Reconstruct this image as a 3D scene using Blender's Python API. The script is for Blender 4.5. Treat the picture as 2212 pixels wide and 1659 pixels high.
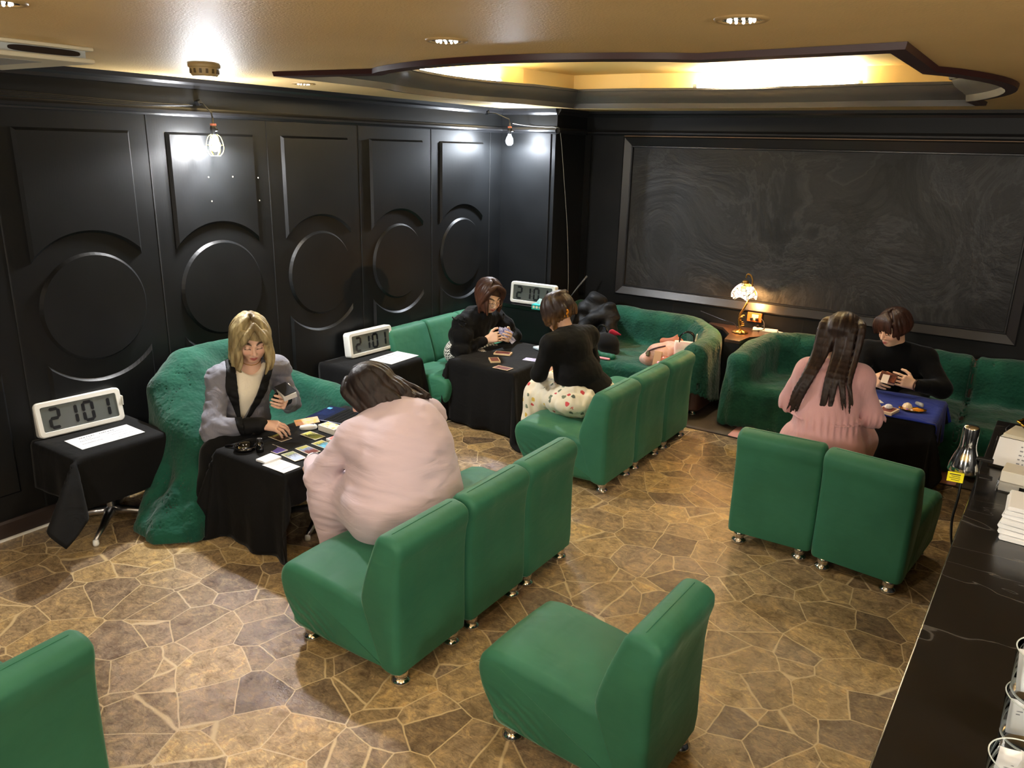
import bpy, bmesh, math, random
import numpy as np
from mathutils import Vector, Matrix, Euler

for o in list(bpy.data.objects):
    bpy.data.objects.remove(o)
S = bpy.context.scene
COL = S.collection
PI = math.pi
def R(a): return math.radians(a)

# ------------------------------------------------------------------ camera
cd = bpy.data.cameras.new('camera'); cam = bpy.data.objects.new('camera', cd); COL.objects.link(cam)
cd.sensor_fit = 'HORIZONTAL'; cd.sensor_width = 36.0; cd.lens = 1684.886 / 2212 * 36
cd.clip_start = 0.02; cd.clip_end = 60
cam.matrix_world = Matrix(((0.82858499, -0.18152801, 0.52961731, 0.0),
                           (0.55932433, 0.22690018, -0.79729079, 0.0),
                           (0.02456035, 0.95685103, 0.28953912, 2.3),
                           (0, 0, 0, 1)))
S.camera = cam
# ------------------------------------------------------------------ world, exposure
w = bpy.data.worlds.new('world'); S.world = w; w.use_nodes = True
w.node_tree.nodes['Background'].inputs[0].default_value = (0.05, 0.05, 0.055, 1)
w.node_tree.nodes['Background'].inputs[1].default_value = 0.3
vs = S.view_settings
vs.view_transform = 'Standard'; vs.look = 'None'; vs.gamma = 1.0; vs.use_curve_mapping = False
vs.exposure = 1.3
S.cycles.transparent_max_bounces = 32
BULB_W = 310.0       # the two bare bulbs on the left wall
TUBE_E = 110.0       # fluorescent tubes in the ceiling recess (emission strength)
DOWN_W = 14.0       # recessed downlights
FILL_W = 400.0      # fill globes added behind and beside the camera to brighten the room
LAMP_W = 10.0        # stained glass lamp

# ------------------------------------------------------------------ helpers
def obj(name, verts, faces, mat=None, parent=None, smooth=False, loc=None):
    me = bpy.data.meshes.new(name)
    if isinstance(verts, np.ndarray):
        nv = len(verts); me.vertices.add(nv); me.vertices.foreach_set('co', verts.astype(np.float32).ravel())
        f = np.asarray(faces, dtype=np.int32); nf, k = f.shape
        me.loops.add(nf * k); me.loops.foreach_set('vertex_index', f.ravel())
        me.polygons.add(nf); me.polygons.foreach_set('loop_start', np.arange(0, nf * k, k, dtype=np.int32))
        me.update(calc_edges=True)
    else:
        me.from_pydata([tuple(v) for v in verts], [], [tuple(f) for f in faces]); me.update()
    if smooth:
        me.polygons.foreach_set('use_smooth', np.ones(len(me.polygons), dtype=bool))
    if mat is not None:
        for m in (mat if isinstance(mat, (list, tuple)) else [mat]): me.materials.append(m)
    o = bpy.data.objects.new(name, me); COL.objects.link(o)
    if parent is not None: o.parent = parent
    if loc is not None: o.location = loc
    return o

class MB:
    """collects shapes into one mesh"""
    def __init__(s): s.v = []; s.f = []; s.mi = []; s.cur = 0
    def add(s, v, f):
        n = len(s.v); s.v += [Vector(p) for p in v]
        for q in f: s.f.append([i + n for i in q]); s.mi.append(s.cur)
    def box(s, c, d, rz=0, rx=0, ry=0):
        x, y, z = d[0] / 2, d[1] / 2, d[2] / 2
        m = Matrix.Translation(c) @ Euler((rx, ry, rz)).to_matrix().to_4x4()
        v = [m @ Vector(p) for p in ((-x, -y, -z), (x, -y, -z), (x, y, -z), (-x, y, -z), (-x, -y, z), (x, -y, z), (x, y, z), (-x, y, z))]
        s.add(v, [(0, 3, 2, 1), (4, 5, 6, 7), (0, 1, 5, 4), (1, 2, 6, 5), (2, 3, 7, 6), (3, 0, 4, 7)]); return s
    def b2(s, lo, hi):
        return s.box([(a + b) / 2 for a, b in zip(lo, hi)], [b - a for a, b in zip(lo, hi)])
    def rings(s, rs, closed=True, caps=True, wrap=False):
        n = len(rs[0]); v = [p for r in rs for p in r]; f = []; m = len(rs)
        for i in range(m if wrap else m - 1):
            for j in range(n if closed else n - 1):
                a = i * n + j; b = i * n + (j + 1) % n; i2 = ((i + 1) % m) * n
                f.append((a, b, i2 + (j + 1) % n, i2 + j))
        if caps and not wrap:
            f.append(tuple(range(n))[::-1]); f.append(tuple((m - 1) * n + j for j in range(n)))
        s.add(v, f); return s
    def lathe(s, prof, c=(0, 0, 0), n=24, m=None, caps=True):
        rs = []
        for r, z in prof:
            ring = [Vector((c[0] + r * math.cos(2 * PI * j / n), c[1] + r * math.sin(2 * PI * j / n), c[2] + z)) for j in range(n)]
            rs.append([m @ p for p in ring] if m else ring)
        return s.rings(rs, caps=caps)
    def tube(s, path, rad, n=10, caps=True):
        P = [Vector(p) for p in path]; rs = []; up = None
        for i, p in enumerate(P):
            t = (P[min(i + 1, len(P) - 1)] - P[max(i - 1, 0)]).normalized()
            if up is None:
                up = Vector((0, 0, 1)) if abs(t.z) < .9 else Vector((1, 0, 0))
            a = t.cross(up).normalized(); b = a.cross(t).normalized(); up = b
            r = rad[i] if isinstance(rad, (list, tuple)) else rad
            rs.append([p + a * (r * math.cos(2 * PI * j / n)) + b * (r * math.sin(2 * PI * j / n)) for j in range(n)])
        return s.rings(rs, caps=caps)
    def prism(s, poly, z0, z1):
        n = len(poly); v = [(x, y, z0) for x, y in poly] + [(x, y, z1) for x, y in poly]
        s.add(v, [tuple(range(n))[::-1], tuple(range(n, 2 * n))] + [(j, (j + 1) % n, n + (j + 1) % n, n + j) for j in range(n)]); return s
    def xf(s, m): s.v = [m @ p for p in s.v]; return s
    def build(s, name, mat, parent=None, smooth=False, bevel=0, seg=2, loc=None, solid=0, auto=None, subsurf=0):
        o = obj(name, s.v, s.f, mat, parent, smooth, loc)
        if isinstance(mat, (list, tuple)):
            o.data.polygons.foreach_set('material_index', s.mi)
        if solid:
            k = o.modifiers.new('solid', 'SOLIDIFY'); k.thickness = solid; k.offset = 0
        if bevel:
            k = o.modifiers.new('bevel', 'BEVEL'); k.width = bevel; k.segments = seg; k.limit_method = 'ANGLE'; k.angle_limit = R(35)
        if subsurf:
            k = o.modifiers.new('sub', 'SUBSURF'); k.levels = subsurf; k.render_levels = subsurf
        if auto is not None:
            sharp(o, auto)
        return o

def sharp(o, deg):
    me = o.data
    me.polygons.foreach_set('use_smooth', np.ones(len(me.polygons), dtype=bool))
    me.set_sharp_from_angle(angle=R(deg))

def tag(o, label, cat, group=None):
    o['label'] = label; o['category'] = cat
    if group: o['group'] = group
    return o
def thing(name, label, cat, loc=(0, 0, 0), rz=0, group=None):
    o = bpy.data.objects.new(name, None); COL.objects.link(o); o.empty_display_size = .1
    o.location = loc; o.rotation_euler = (0, 0, rz)
    return tag(o, label, cat, group)
def struct(o): o['kind'] = 'structure'; return o
def dup(root, loc, rz, label, group=None):
    r = root.copy(); COL.objects.link(r); r.location = loc; r.rotation_euler = (0, 0, rz)
    r['label'] = label
    if group: r['group'] = group
    for ch in list(root.children):
        c = ch.copy(); COL.objects.link(c); c.parent = r
        for g in list(ch.children):
            d = g.copy(); COL.objects.link(d); d.parent = c
    return r
def ease(t): t = min(1, max(0, t)); return t * t * (3 - 2 * t)
def spline(pts, n=8):
    P = [Vector(p) for p in pts]; out = []
    for i in range(len(P) - 1):
        p0 = P[max(i - 1, 0)]; p1 = P[i]; p2 = P[i + 1]; p3 = P[min(i + 2, len(P) - 1)]
        for k in range(n):
            t = k / n
            out.append(0.5 * ((2 * p1) + (p2 - p0) * t + (2 * p0 - 5 * p1 + 4 * p2 - p3) * t * t + (3 * p1 - p0 - 3 * p2 + p3) * t ** 3))
    out.append(P[-1]); return out

# ------------------------------------------------------------------ materials
def lin(c):
    """sRGB 0-255 to linear"""
    return tuple(((v / 255) / 12.92 if v / 255 <= .04045 else ((v / 255 + .055) / 1.055) ** 2.4) for v in c)
class Mat:
    def __init__(s, name, rgb, rough=.5, metal=0, spec=.5, **kw):
        s.m = bpy.data.materials.new(name); s.m.use_nodes = True; s.t = s.m.node_tree
        s.b = s.t.nodes['Principled BSDF']; s.i = s.b.inputs
        s.i['Base Color'].default_value = (*lin(rgb), 1); s.i['Roughness'].default_value = rough
        s.i['Metallic'].default_value = metal; s.i['Specular IOR Level'].default_value = spec
        for k, v in kw.items(): s.i[k.replace('_', ' ')].default_value = v
    def n(s, typ, **kw):
        nd = s.t.nodes.new(typ)
        for k, v in kw.items():
            if k in nd.inputs: nd.inputs[k].default_value = v
            else: setattr(nd, k, v)
        return nd
    def l(s, a, b): s.t.links.new(a, b)
    def co(s, scale=(1, 1, 1), rot=(0, 0, 0), kind='Object'):
        t = s.n('ShaderNodeTexCoord'); m = s.n('ShaderNodeMapping')
        m.inputs['Scale'].default_value = scale; m.inputs['Rotation'].default_value = rot
        s.l(t.outputs[kind], m.inputs[0]); return m.outputs[0]
    def noise(s, scale, co=None, detail=4, rough=.5, dist=0):
        nd = s.n('ShaderNodeTexNoise', Scale=scale, Detail=detail, Roughness=rough, Distortion=dist)
        s.l(co if co is not None else s.co(), nd.inputs['Vector']); return nd.outputs['Fac']
    def ramp(s, fac, stops):
        r = s.n('ShaderNodeValToRGB'); e = r.color_ramp.elements
        while len(e) < len(stops): e.new(.5)
        for k, (p, c) in zip(e, stops): k.position = p; k.color = (*lin(c), 1) if len(c) == 3 else c
        s.l(fac, r.inputs[0]); return r.outputs[0]
    def color(s, out): s.l(out, s.i['Base Color']); return s
    def mixc(s, fac, a, b, mode='MIX'):
        x = s.n('ShaderNodeMix', data_type='RGBA', blend_type=mode)
        for sock, val in ((x.inputs[0], fac), (x.inputs[6], a), (x.inputs[7], b)):
            if hasattr(val, 'is_linked') or hasattr(val, 'links'): s.l(val, sock)
            elif isinstance(val, (int, float)): sock.default_value = val
            else: sock.default_value = (*lin(val), 1)
        return x.outputs[2]
    def math(s, op, a, b=0.0, c=None):
        x = s.n('ShaderNodeMath', operation=op)
        for k, v in enumerate((a, b, c)):
            if v is None: continue
            if hasattr(v, 'links'): s.l(v, x.inputs[k])
            else: x.inputs[k].default_value = v
        return x.outputs[0]
    def bump(s, h, strength=.2, dist=.01):
        if s.i['Normal'].links:
            prev = s.i['Normal'].links[0].from_socket
        else: prev = None
        b = s.n('ShaderNodeBump', Strength=strength, Distance=dist); s.l(h, b.inputs['Height'])
        if prev: s.l(prev, b.inputs['Normal'])
        s.l(b.outputs[0], s.i['Normal']); return s
    def vary(s, scale, a, b, co=None, detail=4, lo=.35, hi=.65):
        return s.color(s.ramp(s.noise(scale, co, detail), [(lo, a), (hi, b)]))
def plain(name, rgb, rough=.5, metal=0, spec=.5, **kw): return Mat(name, rgb, rough, metal, spec, **kw).m
def fabric(name, a, b, scale=60, bump=.25, rough=.9, sheen=.2, wr=0, wscale=4):
    m = Mat(name, a, rough, spec=.2); m.vary(2.2, a, b)
    m.i['Sheen Weight'].default_value = sheen; m.i['Sheen Roughness'].default_value = .4
    if wr: m.bump(m.noise(wscale, None, 3, .55, 1.2), wr, .03)
    m.bump(m.noise(scale * 6, None, 2), bump, .002)
    return m.m

# room surfaces
_m = Mat('ceiling_paint', (228, 190, 126), .46, spec=.5)
_c = _m.co(); _m.vary(1.3, (222, 190, 130), (230, 199, 140))
_m.bump(_m.noise(110, _c, 3, .6), .6, .005); CEIL = _m.m
CEILIN = plain('recess_paint', (236, 208, 140), .6)
_m = Mat('black_wall_paint', (33, 34, 36), .42, spec=.27)
_c = _m.co(); _m.vary(2.5, (13, 14, 15), (19, 20, 21), _c)
_m.bump(_m.noise(9, _m.co((1, 14, 1)), 3), .05, .006); BLACKP = _m.m
_m = Mat('black_moulding_paint', (30, 30, 32), .3, spec=.55); MOULD = _m.m
_m = Mat('troweled_black_plaster', (42, 42, 43), .55, spec=.35)
_c = _m.co()
_v = _m.n('ShaderNodeTexNoise', Scale=1.1, Detail=6, Roughness=.6, Distortion=1.7); _m.l(_c, _v.inputs['Vector'])
_m.color(_m.ramp(_v.outputs['Fac'], [(.3, (28, 28, 29)), (.44, (34, 34, 35)), (.48, (50, 50, 51)), (.5, (34, 34, 35)), (.56, (40, 40, 41)), (.6, (30, 30, 31)), (.75, (44, 44, 45))]))
_m.l(_m.ramp(_v.outputs['Fac'], [(.4, (160, 160, 160)), (.6, (190, 190, 190))]), _m.i['Roughness'])
_m.bump(_v.outputs['Fac'], .42, .05); _m.bump(_m.noise(40, _c, 5), .12, .005); PLASTER = _m.m
WOODLINE = plain('bare_wood_edge', (150, 118, 90), .5)
BROWNP = plain('dark_brown_board', (44, 34, 31), .45)
_m = Mat('flagstone_vinyl', (140, 110, 75), .33, spec=.5)
_c = _m.co((4.7, 4.7, 4.7), (0, 0, R(12)))
_w = _m.n('ShaderNodeTexNoise', Scale=1.3, Detail=2); _m.l(_c, _w.inputs['Vector'])
_wc = _m.n('ShaderNodeMix', data_type='VECTOR'); _wc.inputs[0].default_value = .09
_m.l(_c, _wc.inputs[4]); _m.l(_w.outputs['Color'], _wc.inputs[5]); _wv = _wc.outputs[1]
_e = _m.n('ShaderNodeTexVoronoi', feature='DISTANCE_TO_EDGE', Scale=1.0); _m.l(_wv, _e.inputs['Vector'])
_f = _m.n('ShaderNodeTexVoronoi', feature='F1', Scale=1.0); _m.l(_wv, _f.inputs['Vector'])
_sep = _m.n('ShaderNodeSeparateColor'); _m.l(_f.outputs['Color'], _sep.inputs[0])
_stone = _m.ramp(_sep.outputs[0], [(0, (116, 100, 82)), (.25, (150, 130, 98)), (.42, (128, 112, 94)), (.6, (172, 149, 108)), (.8, (138, 121, 102)), (1, (184, 161, 116))])
_g1 = _m.n('ShaderNodeTexNoise', Scale=2.6, Detail=10, Roughness=.68, Distortion=1.0); _m.l(_c, _g1.inputs['Vector'])
_mo = _m.ramp(_g1.outputs['Fac'], [(.33, (128, 120, 114)), (.43, (168, 163, 158)), (.5, (188, 186, 182)), (.57, (214, 208, 194)), (.66, (242, 234, 210))])
_st2 = _m.mixc(.75, _stone, _mo, 'OVERLAY')
_g2 = _m.noise(17, _c, 6, .7)
_g3 = _m.n('ShaderNodeTexNoise', Scale=4.5, Detail=8, Roughness=.75, Distortion=1.8); _m.l(_m.co((4.7, 9.5, 4.7), (0, 0, R(35))), _g3.inputs['Vector'])
_st2 = _m.mixc(.6, _st2, _m.ramp(_g3.outputs['Fac'], [(.36, (112, 106, 100)), (.46, (174, 172, 170)), (.54, (192, 191, 189)), (.64, (236, 230, 212))]), 'OVERLAY')
_st3 = _m.mixc(_m.ramp(_g2, [(.42, (0, 0, 0)), (.7, (90, 90, 90))]), _st2, (116, 92, 68))
_gr = _m.ramp(_e.outputs['Distance'], [(.006, (255, 255, 255)), (.016, (0, 0, 0))])
_m.color(_m.mixc(_gr, _st3, (204, 180, 138)))
_m.l(_m.ramp(_g1.outputs['Fac'], [(.3, (90, 90, 90)), (.7, (128, 128, 128))]), _m.i['Roughness'])
_m.bump(_g1.outputs['Fac'], .16, .01); _m.bump(_g2, .25, .004); _m.bump(_g3.outputs['Fac'], .35, .006)
FLOOR = _m.m
FLOORB = Mat('plain_grey_brown_vinyl', (92, 82, 72), .4).vary(6, (84, 74, 64), (102, 92, 80)).m
# furniture
_m = Mat('green_stretch_cover', (42, 104, 78), .62, spec=.35)
_c = _m.co(); _m.vary(3, (41, 100, 75), (48, 110, 83), _c)
_m.i['Sheen Weight'].default_value = .25; _m.i['Sheen Roughness'].default_value = .35
_m.i['Sheen Tint'].default_value = (.6, .9, .7, 1)
_m.bump(_m.noise(3.2, _m.co((1.5, 1, .6), (0, R(40), 0)), 2, .4, .6), .3, .05); _m.bump(_m.noise(11, _m.co((.5, 1, 2.2), (0, R(35), 0)), 2, .4, .5), .12, .02)
_sx = _m.n('ShaderNodeSeparateXYZ'); _m.l(_m.co(), _sx.inputs[0])
def _clamp(v): x = _m.n('ShaderNodeClamp'); _m.l(v, x.inputs[0]); return x.outputs[0]
_px = _m.math('SINE', _m.math('ADD', _m.math('MULTIPLY', _m.math('ADD', _m.math('MULTIPLY', _sx.outputs[0], .5), _m.math('MULTIPLY', _sx.outputs[2], .87)), 150), _m.math('MULTIPLY', _m.noise(6), 14)))
_mk = _m.math('MULTIPLY', _clamp(_m.math('MULTIPLY', _m.math('SUBTRACT', -.36, _sx.outputs[0]), 4)), _clamp(_m.math('MULTIPLY', _m.math('SUBTRACT', .27, _sx.outputs[2]), 7)))
_mk = _m.math('MULTIPLY', _mk, _clamp(_m.math('MULTIPLY', _m.math('SUBTRACT', _m.math('ABSOLUTE', _sx.outputs[1]), .22), 80)))
_m.bump(_m.math('MULTIPLY', _px, _mk), .55, .008); GREEN = _m.m
_m = Mat('green_woven_throw', (30, 98, 78), .92, spec=.15)
_c = _m.co(); _m.vary(5, (17, 62, 49), (26, 80, 63), _c)
_w1 = _m.n('ShaderNodeTexNoise', Scale=24, Detail=2, Distortion=1.5)
_m.l(_m.co((1, 1, 1.8), (R(20), R(30), R(40))), _w1.inputs['Vector'])
_vo = _m.n('ShaderNodeTexVoronoi', Scale=42); _m.l(_c, _vo.inputs['Vector'])
_m.bump(_w1.outputs['Fac'], .5, .006); _m.bump(_vo.outputs['Distance'], .6, .006); _m.bump(_m.noise(7, _c, 3), .4, .03)
_m.i['Sheen Weight'].default_value = .15; THROW = _m.m
BCLOTH = fabric('black_cotton_cloth', (9, 9, 10), (13, 13, 14), 60, .2, .85, .04, .25, 5)
NAVY = fabric('navy_velvet_cloth', (18, 38, 124), (24, 48, 146), 60, .2, .8, .1, .3, 6)
CHROME = plain('polished_chrome', (215, 215, 215), .09, 1)
ALU = plain('brushed_aluminium', (190, 190, 192), .28, 1)
WHITEP = plain('white_plastic', (232, 232, 226), .35)
CREAMP = plain('cream_plastic', (214, 206, 180), .4)
LCD = Mat('grey_lcd', (92, 98, 96), .16, spec=.6).m
LCDSEG = plain('lcd_segment', (14, 18, 22), .3)
DARKW = Mat('dark_stained_wood', (52, 38, 30), .3).vary(3, (44, 31, 24), (62, 46, 36), None).m
BLACKPL = plain('black_plastic', (14, 14, 15), .35)
BLACKGL = plain('black_gloss', (10, 10, 11), .12)
RUBBER = plain('black_rubber', (16, 16, 16), .6)
PAPER = plain('white_paper', (232, 234, 236), .7)
INK = plain('ink', (38, 40, 48), .6)
GREYINK = plain('grey_ink', (130, 134, 142), .6)
BRASS = plain('antique_brass', (150, 116, 60), .35, .9)
GOLD = plain('gold_metal', (230, 180, 70), .22, 1)
_m = Mat('black_marble_laminate', (26, 24, 23), .22, spec=.5)
_c = _m.co((1, 1, 1))
_v = _m.n('ShaderNodeTexNoise', Scale=1.1, Detail=4, Distortion=.8); _m.l(_m.co((.7, 2.2, 1), (0, 0, R(20))), _v.inputs['Vector'])
_m.color(_m.ramp(_v.outputs['Fac'], [(.492, (24, 22, 21)), (.498, (36, 34, 32)), (.5, (76, 73, 70)), (.502, (36, 34, 32)), (.508, (25, 23, 22))])); MARBLE = _m.m
def thin_glass(name, tint=(1, 1, 1)):
    m = bpy.data.materials.new(name); m.use_nodes = True; t = m.node_tree; t.nodes.clear()
    o = t.nodes.new('ShaderNodeOutputMaterial'); x = t.nodes.new('ShaderNodeMixShader'); a = t.nodes.new('ShaderNodeBsdfTransparent'); g = t.nodes.new('ShaderNodeBsdfGlossy'); f = t.nodes.new('ShaderNodeLayerWeight')
    a.inputs[0].default_value = (*tint, 1); g.inputs['Roughness'].default_value = .03; f.inputs['Blend'].default_value = .22
    t.links.new(f.outputs['Fresnel'], x.inputs[0]); t.links.new(a.outputs[0], x.inputs[1]); t.links.new(g.outputs[0], x.inputs[2]); t.links.new(x.outputs[0], o.inputs[0]); return m
def emis(name, rgb, strength):
    m = Mat(name, rgb, .4); m.i['Emission Color'].default_value = (*lin(rgb), 1); m.i['Emission Strength'].default_value = strength; return m.m
def point(name, loc, watts, rgb, radius=.03, parent=None, kind='POINT', size=90, blend=.6):
    l = bpy.data.lights.new(name, kind); l.energy = watts; l.color = rgb; l.shadow_soft_size = radius
    if kind == 'SPOT': l.spot_size = R(size); l.spot_blend = blend
    o = bpy.data.objects.new(name, l); COL.objects.link(o); o.location = loc
    if parent is not None: o.parent = parent
    return o

# ------------------------------------------------------------------ room shell
XW, YB, ZC = -4.79, 7.5, 2.68      # left wall, back wall, ceiling
XR, YF = 3.6, -2.6
DX, DR = .335, .452                # disc radius, ring radius
struct(MB().b2((XW - .1, YF, -.1), (XR, 6.2, 0)).build('floor', FLOOR))
o = struct(MB().b2((XW - .1, 6.215, -.1), (XR, YB + .1, -.001)).build('floor_back', FLOORB))
struct(MB().b2((XW, 6.2, -.02), (XR, 6.215, .006)).build('trim_1', BROWNP))
# ceiling with the shaped recess
def bulge(p, q, amp, n, out=1):
    """straight run p->q whose middle bows outward by amp"""
    p = Vector(p); q = Vector(q); d = q - p; nrm = Vector((d.y, -d.x)).normalized() * out
    return [p + d * t + nrm * (amp * math.sin(PI * t) ** .8) for t in [i / n for i in range(n + 1)]]
RX0, RX1, RY0, RY1 = -3.72, -.56, 3.22, 6.42
outl = [Vector((RX0, RY0))]
outl += bulge((-3.06, RY0 + .06), (-1.28, RY0 + .03), .26, 14)
outl += [Vector((RX1, RY0 - .03))]
outl += bulge((RX1, 4.0), (RX1, 5.95), .26, 14)
outl += [Vector((RX1 + .02, RY1))]
outl += bulge((-1.28, RY1), (-3.06, RY1), .1, 14)
outl += [Vector((RX0 + .04, RY1))]
outl += bulge((RX0 - .04, 5.75), (RX0 - .04, 4.1), .18, 14)
def offset(poly, d):
    n = len(poly); out = []
    for i in range(n):
        a, b, c = poly[i - 1], poly[i], poly[(i + 1) % n]
        t1 = (b - a).normalized(); t2 = (c - b).normalized()
        n1 = Vector((-t1.y, t1.x)); n2 = Vector((-t2.y, t2.x)); m = n1 + n2
        if m.length < 1e-4: m = n1
        m.normalize(); k = max(.45, m.dot(n1)); out.append(b + m * (d / k))
    return out
bm = bmesh.new()
def loop(pts, z):
    vs_ = [bm.verts.new((p[0], p[1], z)) for p in pts]
    return vs_, [bm.edges.new((vs_[i], vs_[(i + 1) % len(vs_)])) for i in range(len(vs_))]
_, e1 = loop([(XW - .1, YF), (XR, YF), (XR, YB + .1), (XW - .1, YB + .1)], ZC)
_, e2 = loop(outl, ZC)
bmesh.ops.triangle_fill(bm, use_beauty=True, edges=e1 + e2)
bm.normal_update()
me = bpy.data.meshes.new('ceiling'); bm.to_mesh(me); bm.free(); me.materials.append(CEIL)
ceil = bpy.data.objects.new('ceiling', me); COL.objects.link(ceil); struct(ceil)
k = ceil.modifiers.new('s', 'SOLIDIFY'); k.thickness = .012; k.offset = 1
# recess walls and lid
b = MB(); ow = offset(outl, -.03)
b.rings([[(p.x, p.y, z) for p in ow] for z in (ZC, 2.93)], caps=False)
b.add([(p.x, p.y, 2.93) for p in ow], [tuple(range(len(ow)))])
struct(b.build('ceiling_recess', CEILIN))
# cove moulding swept round the opening
prof = [(-.06, 2.679), (-.055, 2.655), (.0, 2.65), (.006, 2.69), (.02, 2.70), (.026, 2.706), (.05, 2.722), (.075, 2.742), (.09, 2.765), (.096, 2.782), (.112, 2.784), (.116, 2.80), (.104, 2.803)]
b = MB(); rs = [[(p.x, p.y, z) for p in offset(outl, d)] for d, z in prof]
b.rings(rs[2:], caps=False)
struct(b.build('trim_2', Mat('recess_moulding', (84, 82, 80), .32).m, auto=40))
b = MB(); b.rings(rs[:3], caps=False)
struct(b.build('trim_6', Mat('recess_lip_brown', (60, 34, 32), .35).m, auto=40))
# left wall with its raised panels
wl = struct(MB().b2((XW - .1, YF, 0), (XW, YB, ZC)).build('wall_left', BLACKP))
def plate(b, poly, depth=.02, ch=.016):
    """raised plate on the left wall, poly in (y, z), counter-clockwise seen from the room"""
    poly = [Vector(p) for p in poly]; inn = offset(poly, ch); n = len(poly)
    b.add([(XW, p.x, p.y) for p in poly] + [(XW + depth, p.x, p.y) for p in inn],
          [(i, (i + 1) % n, n + (i + 1) % n, n + i) for i in range(n)] + [tuple(range(n, 2 * n))])
seams = [2.06 + .928 * i for i in range(-5, 6)]
for i, y0 in enumerate(seams[:-1]):
    yc = y0 + .464; zc = 1.295; hw = .34
    a = math.asin(hw / DR)
    tt = [-a + 2 * a * j / 24 for j in range(25)]
    def strip_plate(nm, arcz, flat, depth=.02, c=.016):
        """plate bounded by a ring arc on one side and a straight edge at z=flat on the other"""
        sg = 1 if flat > arcz else -1
        Y = [yc + DR * math.sin(t) for t in tt]; Za = [zc + sg * DR * math.cos(t) for t in tt]
        Yi = [yc + (DR + c) * math.sin(t) * (hw - c) / hw / ((DR + c) / DR) for t in tt]
        Zi = [zc + sg * math.sqrt((DR + c) ** 2 - (y - yc) ** 2) for y in Yi]
        v = [(XW, y, z) for y, z in zip(Y, Za)] + [(XW + depth, y, z) for y, z in zip(Yi, Zi)] + [(XW + depth, y, flat - sg * c) for y in Yi] + [(XW, y, flat) for y in Y]
        f = [(r * 25 + j, r * 25 + j + 1, (r + 1) * 25 + j + 1, (r + 1) * 25 + j) for r in range(3) for j in range(24)]
        f += [(0, 25, 50, 75), (24, 99, 74, 49)]
        if sg < 0: f = [q[::-1] for q in f]
        b = MB(); b.add(v, f); return b.build(nm, BLACKP, wl)
    strip_plate('upper_panel', zc, 2.345)
    b = MB(); plate(b, [(yc + DX * math.cos(t), zc + DX * math.sin(t)) for t in [2 * PI * j / 64 for j in range(64)]]); b.build('round_panel', BLACKP, wl)
    strip_plate('lower_panel', zc, .26)
NAIL = Mat('bare_nail', (210, 200, 170), .4).m
for yy, zz in ((3.39, 2.06), (3.585, 2.06), (3.80, 2.05), (3.40, 1.90), (3.80, 1.89)):
    MB().b2((XW + .02, yy - .0025, zz - .004), (XW + .024, yy + .0025, zz + .004)).build('nail', NAIL, wl)
b = MB()
for y0 in seams: b.b2((XW, y0 - .004, .1), (XW + .0025, y0 + .004, 2.45))
b.build('panel_seam', plain('seam_black', (4, 4, 4), .8), wl)
def rail(b, x0, x1, y0, y1, prof):
    """straight moulding from (x0,y0) to (x1,y1); prof in (out, z); out = to the right of travel"""
    d = Vector((x1 - x0, y1 - y0)).normalized(); nx, ny = d.y, -d.x
    b.rings([[(x + nx * o_, y + ny * o_, z) for o_, z in prof] for x, y in ((x0, y0), (x1, y1))])
RAIL = [(0, 2.445), (.018, 2.445), (.022, 2.455), (.03, 2.462), (.032, 2.478), (.02, 2.49), (.014, 2.50), (0, 2.50)]
CROWN = [(0, 2.62), (.012, 2.62), (.02, 2.64), (.035, 2.655), (.04, 2.68), (0, 2.68)]
BASEB = [(0, 0), (.02, 0), (.02, .1), (.012, .115), (0, .115)]
PX, PY = -4.13, 6.9          # corner pillar
for nm, pr in (('trim_3', RAIL), ('trim_4', CROWN)):
    b = MB(); rail(b, XW, XW, YF, PY, pr); rail(b, XW, PX + .0, PY, PY, pr); rail(b, PX, PX, PY, YB, pr); rail(b, PX, XR, YB, YB, pr)
    struct(b.build(nm, MOULD))
b = MB(); rail(b, XW, XW, YF, PY, BASEB); struct(b.build('baseboard_left', BROWNP))
b = MB(); rail(b, PX, XR, YB, YB, BASEB); struct(b.build('baseboard_back', BROWNP))
b = MB(); b.b2((XW + .02, YF, 0), (XW + .035, 2.2, .012)); struct(b.build('trim_5', plain('white_cable_duct', (220, 218, 210), .5)))
# pillar in the corner, back wall with the framed plaster panel
pil = struct(MB().b2((XW, PY, 0), (PX, YB, ZC)).build('wall_pillar', BLACKP))
MB().b2((PX - .075, PY - .012, .1), (PX - .06, PY, 2.44)).b2((PX - .03, PY - .018, .1), (PX - .0, PY, 2.44)).build('corner_strip', BLACKP, pil, bevel=.003)
wb = struct(MB().b2((XW, YB, 0), (XR, YB + .1, ZC)).build('wall_back', BLACKP))
MB().b2((PX, YB - .02, .8), (PX + .07, YB, 2.445)).build('corner_board', BLACKP, wb)
FX0, FX1, FZ0, FZ1 = -3.68, -.02, .845, 2.44
b = MB()
qo = [(FX0, FZ0), (FX1, FZ0), (FX1, FZ1), (FX0, FZ1)]
def fr(d): return [(FX0 + d, FZ0 + d), (FX1 - d, FZ0 + d), (FX1 - d, FZ1 - d), (FX0 + d, FZ1 - d)]
fp = [(0, 0), (0, -.035), (.012, -.042), (.085, -.022), (.09, -.028), (.1, -.028), (.105, -.004)]
b.rings([[(x, YB + dy, z) for x, z in fr(d)] for d, dy in fp], caps=False)
b.build('panel_frame', MOULD, wb)
b = MB(); b.add([(x, YB - .003, z) for x, z in fr(.1)], [(0, 1, 2, 3)]); b.build('plaster_panel', PLASTER, wb)
MB().b2((FX0, YB - .03, FZ1 + .001), (XR, YB, FZ1 + .007)).build('wood_strip', WOODLINE, wb)
b = MB()
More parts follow.
